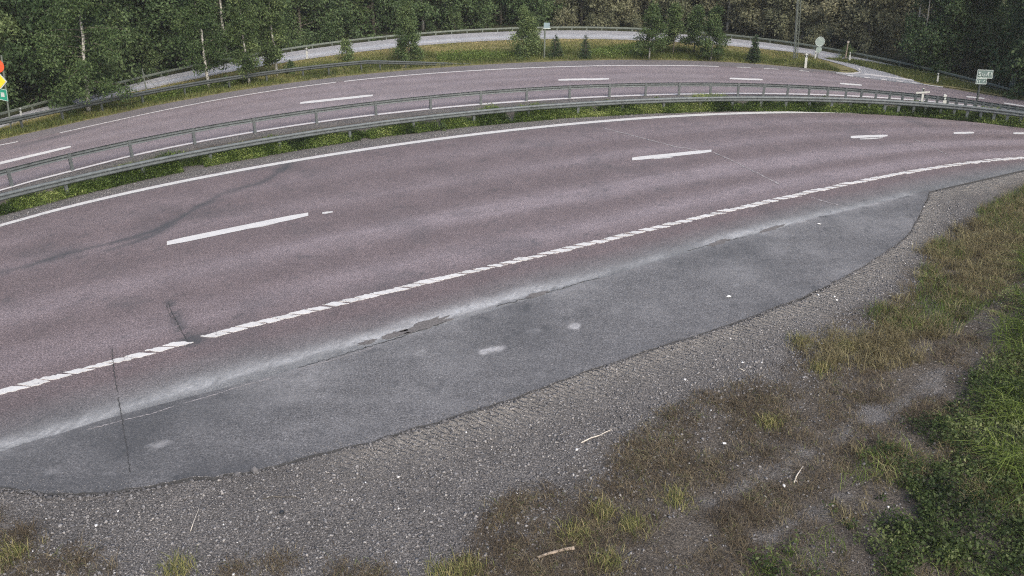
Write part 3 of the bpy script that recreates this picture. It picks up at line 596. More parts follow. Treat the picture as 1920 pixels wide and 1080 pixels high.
P, idx, nc = clumps(np.concatenate([Z_HERB, GP([(2500,430),(1960,470),(1850,600)])]), 2600, 22, .18, lambda c: fbm(c[:, 0] + 21, c[:, 1], 1.0) > .46); n = len(P)
tag(blades('herb_straw', P, vz(P), R.uniform(.08, .26, nc)[idx] * R.uniform(.6, 1.1, n), R.uniform(.005, .010, n), np.clip(R.random(nc)[idx] * .7 + R.normal(.15, .16, n), 0, 1), M['dry'], .9, 1.0), 'thin dry stalks standing among the lower right herbs', 'grass', kind='stuff')
# brown dead grass and moss on the gravel, in patches
Z_BR = GP([(1480,680),(1250,760),(1170,830),(1130,890),(950,925),(900,1000),(850,1090),(820,1250),(1300,1250),(1450,1060),(1560,960),(1600,860),(1780,770),(1830,690),(1850,600),(1700,690)])
def brkeep(c):
    k = fbm(c[:, 0] + 8, c[:, 1], .95) > .49 + .10 * R.normal(0, 1, len(c)).clip(-1.5, 1.5)
    for t in TYRE: k &= (pdist(c, t) > .25) | (R.random(len(c)) < .25)
    return k
P1, i1, n1 = clumps(Z_BR, 4200, 19, .24, brkeep); P2, i2, n2 = clumps(LV_POLY, 300, 30, .16, lambda c: fbm(c[:, 0], c[:, 1], 1.1) > .35)
spots = GP([(640,1070),(520,1055),(880,1060),(700,1075),(1080,1000),(960,950),(440,1070),(150,1050),(25,1020),(1120,1045)]); P3 = spots[R.integers(0, len(spots), 4200)] + R.normal(0, .16, (4200, 2))
P = np.concatenate([P1, P2, P3]); n = len(P); hv = np.concatenate([R.uniform(.03, .14, n1)[i1], R.uniform(.05, .22, n2)[i2], R.uniform(.04, .13, len(P3))]); cv = np.concatenate([R.random(n1)[i1], R.random(n2)[i2], R.random(len(P3))])
tag(blades('dead_grass', P, vz(P), hv * R.uniform(.6, 1.1, n), R.uniform(.005, .010, n), np.clip(cv * .8 + R.normal(.1, .15, n), 0, 1), M['brown'], 1.1, 1.2), 'matted brown dead grass patches on the gravel', 'grass', kind='stuff')
tuft = GP([(330,1065),(1080,1000),(1130,960),(880,1065),(830,1070),(1445,790),(1500,640),(1590,650),(1540,690),(1270,935),(20,1040),(1190,985),(1140,1050)])
ti = R.integers(0, len(tuft), 3600); P = tuft[ti] + R.normal(0, .13, (3600, 2)); n = len(P)
tag(blades('green_tufts', P, vz(P), R.uniform(.05, .22, n), R.uniform(.005, .010, n), np.clip(R.beta(2, 2, n) + .1, 0, 1), M['meadow'], .6, .7), 'small yellow-green grass tufts on the gravel', 'grass', kind='stuff')
# median weeds
X = R.uniform(-18, 27, 190000); o1 = R.random(len(X)); Y = NR(X) - .22 + .22 * (fbm(X, X * 0 + 2, 1.3) - .5) + o1 * 1.0
k = fbm(X, Y, .9) > .30; X, Y = X[k], Y[k]; n = len(X); front = np.clip((Y - NR(X) + .25) / .3, .3, 1)
hm = (.10 + .95 * np.clip(fbm(X + 50, Y, 1.1) - .22, 0, 1)) * front
P = np.column_stack([X, Y, hm * np.sqrt(R.random(n))]); sel = R.random(n) < .55; L = R.uniform(.035, .085, sel.sum())
vv = np.clip(.55 + (fbm(X, Y, 1.0) - .5) * 2.2 + R.normal(0, .17, n), 0, 1)
tag(leaf_mesh('median_weeds', P[sel], L, L * R.uniform(.3, .6, sel.sum()), vv[sel], M['weed'], .4), 'bright green leafy weeds under the median guardrail', 'plants', kind='stuff')
sel = ~sel; n2 = sel.sum()
tag(blades('median_grass', P[sel, :2], np.zeros(n2), hm[sel] * R.uniform(.6, 1.25, n2), R.uniform(.008, .014, n2), vv[sel], M['weed'], .5, .8), 'green grass growing between the two median guardrails', 'grass', kind='stuff')
# grass on the island beyond the far road and along the far verge
X = R.uniform(-26, 25, 150000); Y = FE(X) + .12 + R.random(len(X)) * (RL(X) - FE(X) - .12); u = (Y - FE(X)) / (RL(X) - FE(X) + 1e-6)
k = (RL(X) - FE(X) > .3) & (fbm(X, Y, .7) > .22) & ~((u < .08) & (R.random(len(X)) < .6)) & (X < G(1560, 125)[0]); X, Y, u = X[k], Y[k], u[k]; n = len(X)
gr = np.clip(.62 - .35 * bell(u - .35, .3) * (fbm(X + 9, Y, .5) > .35) + .4 * u ** 2 - .2 + (fbm(X, Y, .5) - .5) * .9 + R.normal(0, .13, n), 0, 1)
tag(blades('island_grass', np.column_stack([X, Y]), np.full(n, -.02), R.uniform(.06, .24, n) * (.6 + .8 * fbm(X, Y, 1.2)) * (1.15 - .75 * np.clip(u, 0, 1)), R.uniform(.012, .022, n), gr, M['meadow'], .5, .7), 'green and straw-coloured meadow grass between the far road and the slip road', 'grass', kind='stuff')
lw = GP([(1100,100),(1140,90),(1200,85),(1230,95),(1210,108),(1150,110),(1100,108)]); lw2 = GP([(820,106),(900,100),(960,102),(1000,108),(900,114),(820,118)]); lw3 = GP([(260,192),(330,172),(400,160),(470,150),(480,154),(400,168),(300,190)])
P = np.concatenate([sample(lw, 6000), sample(lw2, 6000), sample(lw3, 3500)]); n = len(P); L = R.uniform(.05, .11, n)
tag(leaf_mesh('island_weeds', np.column_stack([P, R.uniform(.0, .30, n) * fbm(P[:, 0], P[:, 1], 1.0) * 1.6]), L, L * .45, np.clip(R.normal(.55, .2, n), 0, 1), M['weed'], .4), 'fresh green weeds in the grass beyond the far road', 'plants', kind='stuff')
wd = GP([(1545,110),(1600,121),(1660,136),(1730,155),(1800,165),(1920,186),(1930,181),(1867,168.5),(1750,140),(1677,125),(1600,112.5)])
P = sample(wd, 16000); n = len(P)
tag(blades('wedge_grass', P, np.zeros(n), R.uniform(.05, .17, n), R.uniform(.012, .022, n), np.clip(fbm(P[:, 0], P[:, 1], .8) + R.normal(-.08, .15, n), 0, 1), M['meadow'], .5, .7), 'mown grass wedge between the link lane and the slip road', 'grass', kind='stuff')
wedge = poly_sheet('grass_wedge', [(1540,108),(1600,119),(1650,132),(1700,148),(1735,158.5),(1800,167),(1920,188),(2050,216),(2060,205),(1920,180.5),(1867,168),(1750,140),(1677,125),(1600,112)], .012, M['dryturf']); tag(wedge, kind='structure')

# ------------------------------------------------------------------ guardrails
def w_profile(H, s=1.0, flip=1):
    p = A((0,0),(.030,-.012),(.070,-.055),(.070,-.085),(.012,-.125),(.012,-.150),(.070,-.190),(.070,-.220),(.030,-.262),(0,-.275)) * s
    q = p - A(.010, 0); loop = np.concatenate([p, q[::-1]]); return np.column_stack([loop[:, 0] * flip, loop[:, 1] + H])
def box_profile(H, w, h):
    a, b = w / 2, h; c = w * .25
    return A((-a, -c), (-a + c, 0), (a - c, 0), (a, -c), (a, -b + c), (a - c, -b), (-a + c, -b), (-a, -b + c)) + A(0, H)
def sweep(name, P, prof, m, parent, Hs=None, smooth=False):
    """profile (sideways, up) carried along a ground polyline P; Hs scales the height along it"""
    P = np.asarray(P); t = np.gradient(P, axis=0); t /= np.hypot(*t.T)[:, None]; nr = np.column_stack([t[:, 1], -t[:, 0]])
    k = len(prof); n = len(P); dz = np.zeros(n) if Hs is None else Hs
    V = np.concatenate([np.column_stack([P[i] + nr[i] * prof[:, :1], prof[:, 1] + dz[i]]) for i in range(n)])
    F = [(i * k + j, i * k + (j + 1) % k, (i + 1) * k + (j + 1) % k, (i + 1) * k + j) for i in range(n - 1) for j in range(k)]
    F += [tuple(range(k)), tuple((n - 1) * k + j for j in range(k))[::-1]]
    return mk(name, V, F, m, parent, smooth=smooth)
def post_mesh(H, w=.10, d=.055, m=None):
    mb = MB(); t = .010                          # open channel
    mb.box((0, 0, H / 2 - .06), (t, d, H + .12)); mb.box((w / 2, d / 2 - t / 2, H / 2 - .06), (w, t, H + .12)); mb.box((w / 2, -d / 2 + t / 2, H / 2 - .06), (w, t, H + .12))
    o = mb.build('post', m, link=False); return o.data
def guardrail(label, cur, X0, X1, posts, prof, pm, m, off=0.0, group=None, taper=None, seg=2, cap=None):
    Xs = np.linspace(X0, X1, 8); mid = A((X0 + X1) / 2, float(cur((X0 + X1) / 2)))
    e = empty('guardrail', (0, 0, 0), label, 'guardrail', group)
    px = sorted(posts); cuts = [X0] + [x for i, x in enumerate(px) if i % seg == 0 and X0 < x < X1] + [X1]
    for a, b in zip(cuts[:-1], cuts[1:]):
        if b - a < .05: continue
        n = max(3, int((b - a) / .25)); X = np.linspace(a, b + .04, n); P = np.column_stack([X, cur(X)])
        sweep('rail_section', P, prof, m, e, None if taper is None else taper(X))
    for x in px:
        if not X0 <= x <= X1: continue
        y = float(cur(x)); dx = float(cur(x + .1) - cur(x - .1)) / .2; a = math.atan(dx)
        nx, ny = math.sin(a), -math.cos(a); z = 0 if taper is None else float(taper(A(x))[0])
        o = inst(pm, e, (x - nx * off, y - ny * off, min(z, 0)), a, name='post')
        if cap: inst(cap, o, (0, 0, 0), name='bolt')
    return e
def post_X(cur, pxs, step, X0, X1):
    xs_ = [float(cur.at(p)[0]) for p in pxs]; x = xs_[0]
    d = (xs_[1] - xs_[0])
    while x - d > X0: x -= d; xs_.append(x)
    x = max(xs_); d = step
    while x + d < X1: x += d; xs_.append(x)
    return xs_
pn = post_mesh(HN - .03, .10, .055, M['steel'])
bm_ = MB(); bm_.tube([(-.012, 0, HN - .14), (-.03, 0, HN - .14)], .016, 6); bolt = bm_.build('bolt', M['steel_dark'], link=False).data
xn = post_X(NR, [118,263,390,521,653,773,887,990,1083,1166,1244,1313,1373,1427,1474,1518,1560,1595,1630,1660,1686,1714,1736,1765,1790,1815,1840,1865,1890,1915], .75, -34, 44)
guardrail('steel guardrail along the near carriageway, in front of the green median weeds', NR, -34, 44, xn, w_profile(HN, .80), pn, M['steel'], off=.045, cap=bolt)
xf = post_X(FR, [12,127,240,359,473,590,702,805,900,986,1067,1142,1210,1273,1332,1384,1432,1477,1517,1552,1586,1615,1642,1668,1692,1716,1737,1757,1776,1793,1810,1827,1843,1858,1874,1890,1906], .62, -34, 44)
pf = post_mesh(HN - .01, .10, .06, M['steel'])
guardrail('steel guardrail of the median seen from behind, beside the far carriageway', FR, -34, 44, xf, w_profile(HN, .66, -1), pf, M['steel'], off=.03)
xe = LB.W[-1, 0]; xt = float(LB.at(690)[0]); HL = .57
tap = lambda X: -np.clip((np.atleast_1d(X) - xt) / (xe - xt), 0, 1) * (HL + .02)
xl = post_X(LB, [42,118,192,268,347,430,500,568,616,677,712,760], 9, -34, xe - .8)
guardrail('dark guardrail left of the far carriageway, sinking into the ground at its right end', LB, -34, xe, xl, w_profile(HL, .74), post_mesh(HL - .05, .08, .05, M['steel_dark']), M['steel_dark'], off=.03, taper=tap)
xr = [float(x) for x in np.arange(-33, 38, 1.0)]
guardrail('long box-beam guardrail along the slip road, in front of the forest', RT, -33, 38, xr, box_profile(.26, .08, .11), post_mesh(.17, .07, .05, M['steel_green']), M['steel_green'], seg=4)

# ------------------------------------------------------------------ posts and signs
def standing(px, py): p = G(px, py); return (float(p[0]), float(p[1]), 0.0)
def delineator(px, py, hpx, label, lean=0):
    h = hpx / ppm(py); e = empty('delineator_post', standing(px, py), label, 'marker post', 'white roadside marker posts'); e.rotation_euler.y = -.09 * (px - 960) / 900
    w = h * .085; mb = MB(); o = [(-w, -w * .5), (w, -w * .5), (w * .75, w * .45), (-w * .75, w * .45)]; mb.prism(o, -.05, h * .94)
    mb.add([(p[0], p[1], h * .94) for p in o] + [(p[0] * .8, p[1], h * (1.0 if p[1] > 0 else .965)) for p in o], [(0,1,5,4),(1,2,6,5),(2,3,7,6),(3,0,4,7),(4,5,6,7)])
    mb.build('post_body', M['white'], e)
    MB().prism([(p[0] * 1.06, p[1] * 1.12) for p in o], h * .74, h * .90).build('black_band', M['black'], e)
    MB().box((0, -w * .62, h * .82), (w * 1.0, w * .12, h * .09)).build('reflector', M['signwhite'], e)
delineator(1510, 127, 29, 'tall white marker post on the grass tip left of the round sign')
delineator(1528, 112, 17, 'short white marker post right beside the round sign')
delineator(1592.5, 115.5, 19, 'white marker post at the tip of the grass wedge')
delineator(1757, 156, 21, 'white marker post on the grass wedge near its middle')
delineator(1871.5, 167, 13, 'small white marker post at the far right, before the guardrail')
delineator(1767, 216, 43, 'tall white marker post in the median just right of the white cross')
delineator(576, 110, 22, 'white marker post at the slip road edge, left part of the picture')
delineator(41, 222, 22, 'white marker post behind the dark guardrail at the far left')
# white cross in the median
b_ = standing(1725, 210); k = ppm(210); e = empty('cross_marker', b_, 'white cross-shaped marker with a dark top, in the median', 'marker'); e.rotation_euler.y = -.05
MB().box((0, 0, 49 / k / 2), (.09, .05, 49 / k)).build('upright', M['white'], e)
MB().box((-.03, -.04, 41 / k), (28 / k, .03, 3.4 / k)).build('crossbar', M['white'], e)
MB().box((0, -.029, 45.5 / k), (.07, .006, 5 / k)).build('dark_top', M['black'], e)
# round signs seen from behind
def disc(r, n=28): return [(r * math.cos(2 * math.pi * i / n), r * math.sin(2 * math.pi * i / n)) for i in range(n)]
b_ = standing(1532.5, 111); k = ppm(111); e = empty('round_sign', b_, 'grey back of a round sign above a smaller plate, before the forest', 'road sign')
MB().tube([(0, .03, -.1), (0, .03, 44 / k)], .028, 10).build('pole', M['steel_green'], e)
MB().plate([(x, z + 35.5 / k) for x, z in disc(9.2 / k)], .02).build('sign_disc', M['signback'], e)
rim = MB(); pts = [(x, -.012, z + 35.5 / k) for x, z in disc(9.2 / k)]; rim.tube(pts + [pts[0]], .018, 6); rim.build('rim', M['signwhite'], e)
MB().plate([(x, z + 19.5 / k) for x, z in disc(6.2 / k)], .02).build('lower_plate', M['signback'], e)
for z in (31, 40): MB().box((0, .035, z / k), (13 / k, .02, .03)).build('bracket', M['steel_green'], e)
# direction sign in the median at the right
b_ = standing(1828, 213); k = ppm(213); e = empty('direction_sign', b_, 'two-part pale green direction sign on one dark post, right', 'road sign')
e.rotation_euler.y = -.07
MB().tube([(0, 0, -.1), (0, 0, 89 / k)], .045, 10).build('pole', M['steel_dark'], e)
def panel(name, x0, x1, z0, z1, y=-.05, slope=.10, m='signpale', parent=e):
    mb = MB(); pts = [(x0, z0 - slope * x0), (x1, z0 - slope * x1), (x1, z1 - slope * x1), (x0, z1 - slope * x0)]; mb.plate(pts, .02, y); o = mb.build(name, M[m], parent)
    bo = MB()
    for a, b in zip(pts, pts[1:] + pts[:1]): bo.tube([(a[0], y - .012, a[1]), (b[0], y - .012, b[1])], .014, 5)
    bo.build('border', M['signwhite'], o); return o
u_ = panel('upper_panel', -10 / k, 21 / k, 74 / k, 90 / k); l_ = panel('lower_panel', -10 / k, 11 / k, 62 / k, 73 / k)
def marks(parent, x0, z0, shapes, s, slope=.10, y=-.066):
    for sh in shapes:
        mb = MB(); P = [(x0 + a * s, y, z0 + b * s - slope * (x0 + a * s)) for a, b in sh]; mb.tube(P, .020, 5); mb.build('lettering', M['signwhite'], parent)
S_ = [(2,3),(1,3.4),(0,3),(.2,2),(1.8,1.5),(2,.5),(1,0),(0,.4)]
marks(u_, -7.5 / k, 78 / k, [S_, [(3.6,2.2),(3.6,.4),(4.6,0),(5.4,.4),(5.4,2.2)], [(7,0),(9,3.6)]], 2.2 / k)
marks(u_, 12.5 / k, 78 / k, [[(0,0),(0,3.4),(1.2,3.4)], [(2.4,0),(2.4,3.4),(3,3),(3,1.8),(2.4,1.7)]], 2.2 / k)
marks(l_, -7.5 / k, 65 / k, [[(0,0),(0,2.4),(1,2.4)], [(2,0),(2,2.4)], [(5.6,0),(7,2.4)]], 2.0 / k)
# other signs behind the slip road rail on the right
def round_small(px, py, top, r, label, m='signpale'):
    k = ppm(py); h = (py - top) / k; e = empty('round_sign', standing(px, py), label, 'road sign')
    MB().tube([(0, .02, -.1), (0, .02, h)], .025, 8).build('pole', M['steel_green'], e)
    MB().plate([(x, z + h - r / k) for x, z in disc(r / k, 22)], .02).build('sign_disc', M['signwhite'], e)
    MB().plate([(x, z + h - r / k) for x, z in disc(r * .72 / k, 22)], .012, -.016).build('sign_face', M[m], e)
    MB().box((0, -.028, h - r / k), (.05, .006, r * .8 / k)).build('figure', M['signwhite'], e)
round_small(1857.5, 160, 136, 5.6, 'small round sign with pale rim behind the guardrail, right', 'signback')
b_ = standing(1895, 171); k = ppm(171); e = empty('board_sign', b_, 'upright rectangular grey-blue board on a post at the far right', 'road sign')
MB().tube([(0, .03, -.1), (0, .03, 34 / k)], .03, 8).build('pole', M['steel_green'], e)
MB().plate([(-5.5 / k, 10 / k), (5.5 / k, 9 / k), (5.5 / k, 33 / k), (-5.5 / k, 34.5 / k)], .03).build('board', M['signback'], e)
for z in (15, 20, 25, 29): MB().box((0, -.018, z / k), (7.5 / k, .006, .9 / k)).build('lettering', M['signwhite'], e)
k = ppm(131); e = empty('marker_plate', standing(1777, 131), 'small narrow plate on a stake before the dark forest, right', 'road sign')
MB().tube([(0, 0, -.1), (0, 0, 24 / k)], .022, 8).build('pole', M['wood'], e); MB().plate([(-2.5 / k, 15 / k), (2.5 / k, 15 / k), (2.5 / k, 24 / k), (-2.5 / k, 24 / k)], .02, -.02).build('plate', M['signback'], e)
# stakes
k = ppm(110); e = empty('wooden_stake', standing(1585, 110), 'thin brown wooden stake by the slip road rail', 'stake')
MB().tube([(0, 0, -.1), (.01, 0, 35 / k)], [.04, .032], 8).build('stake', M['wood'], e); MB().box((.01, 0, 34 / k), (.11, .06, 3 / k)).build('cap', M['palewood'], e)
k = ppm(170); e = empty('braced_pole', standing(275, 169), 'grey pole with a slanting brace beside the slip road, left', 'pole')
MB().tube([(0, 0, -.1), (-.03, 0, 45 / k)], [.035, .028], 8).build('pole', M['steel_green'], e); MB().tube([(0, .02, 34 / k), (.46, .1, 4 / k)], .012, 6).build('brace', M['steel_green'], e)
# sign post with pale blue plate, middle
k = ppm(108); e = empty('sign_post', standing(1020.5, 108), 'grey-green post carrying a pale blue plate, middle of the far verge', 'road sign')
MB().tube([(0, 0, -.1), (.01, 0, 71 / k)], .050, 12).build('pole', M['steel_green'], e)
MB().plate([(-2 / k, 59.5 / k), (10 / k, 59.5 / k), (10 / k, 70 / k), (-2 / k, 70 / k)], .02, -.06).build('plate', M['signblue'], e)
MB().plate([(-3 / k, 58 / k), (12 / k, 58 / k), (12 / k, 59.6 / k), (-3 / k, 59.6 / k)], .03, -.06).build('lower_edge', M['signwhite'], e)
# lattice mast
k = ppm(113); e = empty('lattice_mast', standing(1490, 112), 'slim lattice mast with a pole beside it, before the forest', 'mast')
e.rotation_euler.y = -.08; HM_ = 150 / k; wv = 5.5 / k
for x, y in ((-wv * .1, 0), (wv, 0), (wv * .45, wv * .9)): MB().tube([(x, y, -.1), (x, y, HM_)], .020, 6).build('leg', M['steel_green'], e)
br = 0; z = .05
while z < HM_ - .3:
    for p, q in (((-wv * .1, 0), (wv, 0)), ((wv, 0), (wv * .45, wv * .9)), ((wv * .45, wv * .9), (-wv * .1, 0))):
        p, q = (p, q) if br % 2 == 0 else (q, p); MB().tube([(*p, z), (*q, z + .16)], .009, 4, False).build('brace', M['steel_green'], e)
    z += .16; br += 1
MB().tube([(-wv * .55, -.02, -.1), (-wv * .45, -.02, HM_)], [.022, .018], 8).build('pole', M['steel'], e)
# sign group at the left edge
b_ = standing(21, 243); k = ppm(243); u0 = 17 / k; e = empty('sign_post', b_, 'post at the left edge with orange disc, yellow diamond and green plate', 'road sign'); e.rotation_euler.y = 0.12
MB().tube([(0, 0, -.1), (0, 0, 152 / k)], .035, 10).build('pole', M['steel_green'], e)
o = MB().plate([(x - 10 / k, z + 131 / k) for x, z in disc(14 / k)], .02, -.05).build('orange_disc', M['signred'], e)
q = 19 / k; o = MB().plate([(-10 / k, 101 / k - q), (-10 / k + q * .85, 101 / k), (-10 / k, 101 / k + q), (-10 / k - q * .85, 101 / k)], .02, -.05).build('yellow_diamond', M['signwhite'], e)
q *= .84; MB().plate([(-10 / k, 101 / k - q), (-10 / k + q * .85, 101 / k), (-10 / k, 101 / k + q), (-10 / k - q * .85, 101 / k)], .012, -.066).build('diamond_face', M['signyellow'], o)
o = MB().plate([(-34 / k, 65 / k), (3.5 / k, 60 / k), (3.5 / k, 84 / k), (-34 / k, 87 / k)], .02, -.05).build('green_plate', M['signgreen'], e)
bo = MB(); pp = [(-34 / k, 65 / k), (3 / k, 60.6 / k), (3 / k, 83.4 / k), (-34 / k, 86.4 / k)]
for a, b in zip(pp, pp[1:] + pp[:1]): bo.tube([(a[0], -.063, a[1]), (b[0], -.063, b[1])], .010, 5)
bo.build('border', M['signwhite'], o); MB().box((-6 / k, -.064, 73 / k), (7 / k, .006, 9 / k)).build('lettering', M['signwhite'], o)

# ------------------------------------------------------------------ trees
def limb_path(p0, d, L, n=6, sag=0.0, wob=.12):
    P = [Vector(p0)]; d = Vector(d).normalized()
    for i in range(n):
        d = (d + Vector((random.gauss(0, wob), random.gauss(0, wob), random.gauss(0, wob) - sag))).normalized(); P.append(P[-1] + d * (L / n))
    return P
def broadleaf(kind, H, rad, base, nlimb, twigs, lv, leaf, hang, lm, bm, trunk_r, seed, shape=.5, clumpy=.0):
    """(trunk mesh, crown mesh): tapered trunk with limbs; twigs carrying single leaves, drooping by hang"""
    random.seed(seed); rs = np.random.default_rng(seed); tb = MB(); lb_ = MB()
    tp = [Vector((0, 0, -.1))]; 
    for i in range(1, 9): tp.append(Vector((random.gauss(0, .012) * H * (i / 8), random.gauss(0, .012) * H * (i / 8), H * .96 * i / 8)))
    tb.tube(tp, [trunk_r * (1 - .88 * i / 8) for i in range(9)], 8)
    LP, LV = [], []
    for i in range(nlimb):
        f = (i + random.random()) / nlimb; z = H * (base + (1 - base) * f * .97); j = z / (H * .96) * 8; a_ = int(min(j, 7)); p0 = tp[a_].lerp(tp[a_ + 1], min(j - a_, 1))
        g = random.random() * 6.283; env = max(.18, math.sin(math.pi * min(1, (f * .86 + .14) ** shape)) ) if kind != 'cone' else max(.12, 1 - f)
        Ln = rad * env * random.uniform(.7, 1.2); up = random.uniform(.15, .9) * (.4 + f)
        P = limb_path(p0, (math.cos(g), math.sin(g), up), Ln, 6, .05 + hang * .08)
        lb_.tube(P, [max(.004, trunk_r * .26 * (1 - f * .7) * (1 - .85 * k / 6)) for k in range(7)], 5, False)
        tone = rs.normal(0, .17)
        for t in range(twigs):
            q = random.uniform(.25, 1.0) * 6; a_ = int(min(q, 5)); s0 = P[a_].lerp(P[a_ + 1], q - a_)
            dd = Vector((random.gauss(0, 1), random.gauss(0, 1), random.gauss(.2, .6))); tl = random.uniform(.5, 1.1) * rad * .34
            Q = limb_path(s0, dd, tl, 5, hang, .2)
            u = rs.random(lv) ** .7 * 5; ia = np.minimum(u.astype(int), 4); fr = (u - ia)[:, None]; QA = np.array([tuple(v) for v in Q])
            pts = QA[ia] * (1 - fr) + QA[ia + 1] * fr + rs.normal(0, leaf * .9, (lv, 3)); LP.append(pts)
            LV.append(np.clip(.45 + tone + rs.normal(0, .15, lv) + .1 * (rs.random() - .5), 0, 1))
    P = np.concatenate(LP); P[:, 2] = np.maximum(P[:, 2], .03); v = np.concatenate(LV); L = rs.uniform(.7, 1.3, len(P)) * leaf
    cr = leaf_mesh('crown', P, L, L * .62, v, lm, .35, droop=hang * 2 + .3, link=False)
    lo = lb_.build('limbs', M['bark'], smooth=True, link=False); lo['kind'] = 'stuff'
    return tb.build('trunk', bm, smooth=True, link=False).data, cr.data, lo.data
def conifer(H, rad, seed, lm, bm, sparse=1.0):
    random.seed(seed); rs = np.random.default_rng(seed); tb = MB(); tb.tube([(0, 0, -.08), (0, 0, H * .55), (0, 0, H)], [H * .020, H * .012, .004], 7); LP = []; LL = []; LV = []; LD = []
    z = .05 * H
    while z < H * .97:
        f = z / H; nb_ = max(4, int(9 * (1 - f) + 4)); rr = rad * (1 - f) ** .85 * random.uniform(.85, 1.12) + .03
        for i in range(nb_):
            a = random.random() * 6.283; L = rr * random.uniform(.7, 1.12); P = limb_path((0, 0, z), (math.cos(a), math.sin(a), .25 - .35 * (1 - f)), L, 4, .0, .06)
            tb.tube(P, [.010 * H ** .3, .008, .006, .005, .003], 4, False); n = max(6, int(46 * L / rad * sparse)); u = rs.random(n) * 4; ia = np.minimum(u.astype(int), 3); fr = (u - ia)[:, None]; QA = np.array([tuple(v) for v in P])
            LP.append(QA[ia] * (1 - fr) + QA[ia + 1] * fr); d = rs.normal(0, .65, (n, 3)) + np.array([math.cos(a), math.sin(a), .1]); LD.append(d); LV.append(np.clip(.3 + .12 * u + rs.normal(0, .12, n), 0, 1))
        z += H * .055 * random.uniform(.8, 1.2)
    P = np.concatenate(LP); d = np.concatenate(LD); d /= np.linalg.norm(d, axis=1)[:, None]; n = len(P); ln = rs.uniform(.06, .13, (n, 1)) * (H / 1.3) ** .6
    s = np.cross(d, rs.normal(0, 1, (n, 3))); s /= np.linalg.norm(s, axis=1)[:, None]; V = np.stack([P, P + d * ln * .5 + s * ln * .10, P + d * ln, P + d * ln * .5 - s * ln * .10], 1).reshape(-1, 3)
    cr = mk('crown', V, np.arange(4 * n).reshape(n, 4), lm, attrs={'v': np.repeat(np.concatenate(LV), 4)}, link=False)
    return tb.build('trunk', bm, smooth=True, link=False).data, cr.data
def plant(name, pair, loc, label, cat='tree', group=None, sc=1, rz=None):
    e = empty(name, loc, label, cat, group, random.random() * 6.28 if rz is None else rz); e.scale = (sc, sc, sc) if np.isscalar(sc) else sc
    inst(pair[0], e, name='trunk'); inst(pair[1], e, name='crown')
    if len(pair) > 2: inst(pair[2], e, name='limbs')['kind'] = 'stuff'
    return e

# single trees on the island
T = {}
T['birch'] = broadleaf('round', 6.6, 2.0, .17, 46, 18, 26, .10, .30, M['leaf_birch'], M['birchbark'], .105, 11, .6)
T['birch2'] = broadleaf('round', 5.6, 1.15, .17, 42, 16, 24, .095, .26, M['leaf_birch'], M['birchbark'], .085, 12, .6)
T['birch3'] = broadleaf('round', 5.2, .95, .14, 40, 16, 24, .095, .22, M['leaf_birch'], M['birchbark'], .07, 13, .6)
T['bushy'] = broadleaf('round', 3.6, .85, .04, 44, 15, 24, .085, .22, M['leaf_bush'], M['bark'], .06, 14, .5)
T['young'] = broadleaf('round', 1.15, .42, .15, 18, 9, 10, .085, .12, M['leaf_bush'], M['bark'], .022, 15, .6)
T['pale'] = broadleaf('round', 2.6, 1.0, .03, 44, 15, 24, .08, .05, M['leaf_bush'], M['bark'], .05, 16, .5)
T['rowan'] = broadleaf('round', 2.9, 1.0, .24, 30, 13, 20, .095, .10, M['leaf_birch'], M['birchbark'], .05, 17, .5)
T['rowan2'] = broadleaf('round', 2.7, .9, .20, 30, 13, 19, .095, .12, M['leaf_birch'], M['bark'], .045, 18, .5)
T['rowan3'] = broadleaf('round', 2.8, .85, .12, 30, 13, 20, .095, .16, M['leaf_birch'], M['birchbark'], .045, 19, .5)
def st(px, py): return standing(px, py)
plant('birch_tree', T['birch'], st(167, 211), 'large drooping birch with white trunk behind the dark guardrail, left', rz=.6).rotation_euler.y = .12
plant('birch_tree', T['birch2'], st(392, 166), 'birch with hanging foliage hiding the slip road, second from left')
plant('birch_tree', T['birch3'], st(468, 158), 'slender pale-stemmed birch just left of the bushy green one')
plant('birch_tree', T['birch3'], st(520, 142), 'bushy green birch with foliage down to the dark guardrail', rz=2.0, sc=1.05)
plant('young_tree', T['young'], st(651, 113), 'thin young tree standing alone before the slip road')
plant('bushy_tree', T['bushy'], st(767, 114), 'dense dark green bushy tree at the end of the dark guardrail')
plant('pale_bush', T['pale'], st(986, 107), 'broad pale green bush left of the grey-green post', 'bush')
plant('spruce_tree', conifer(1.28, .52, 21, M['needles'], M['bark']), st(1041, 108), 'small dark spruce just right of the grey-green post')
plant('spruce_tree', conifer(1.30, .42, 22, M['needles'], M['bark'], .8), st(1097, 109), 'small slim spruce with a bare pointed top')
plant('rowan_tree', T['rowan'], st(1217, 111), 'leafy tree with pale slender trunk at the road edge')
plant('rowan_tree', T['rowan2'], st(1262, 101), 'leafy tree second from the left in the group of four')
plant('rowan_tree', T['rowan2'], st(1301, 99), 'leafy tree with forked stem, third of the group of four', rz=1.2, sc=.95)
plant('rowan_tree', T['rowan3'], st(1333, 113), 'leafy tree closest to the road, rightmost of the group of four')
plant('pine_sapling', conifer(1.50, .42, 23, M['needles'], M['bark'], 1.3), st(1411, 116), 'dark young conifer standing alone right of the leafy group')
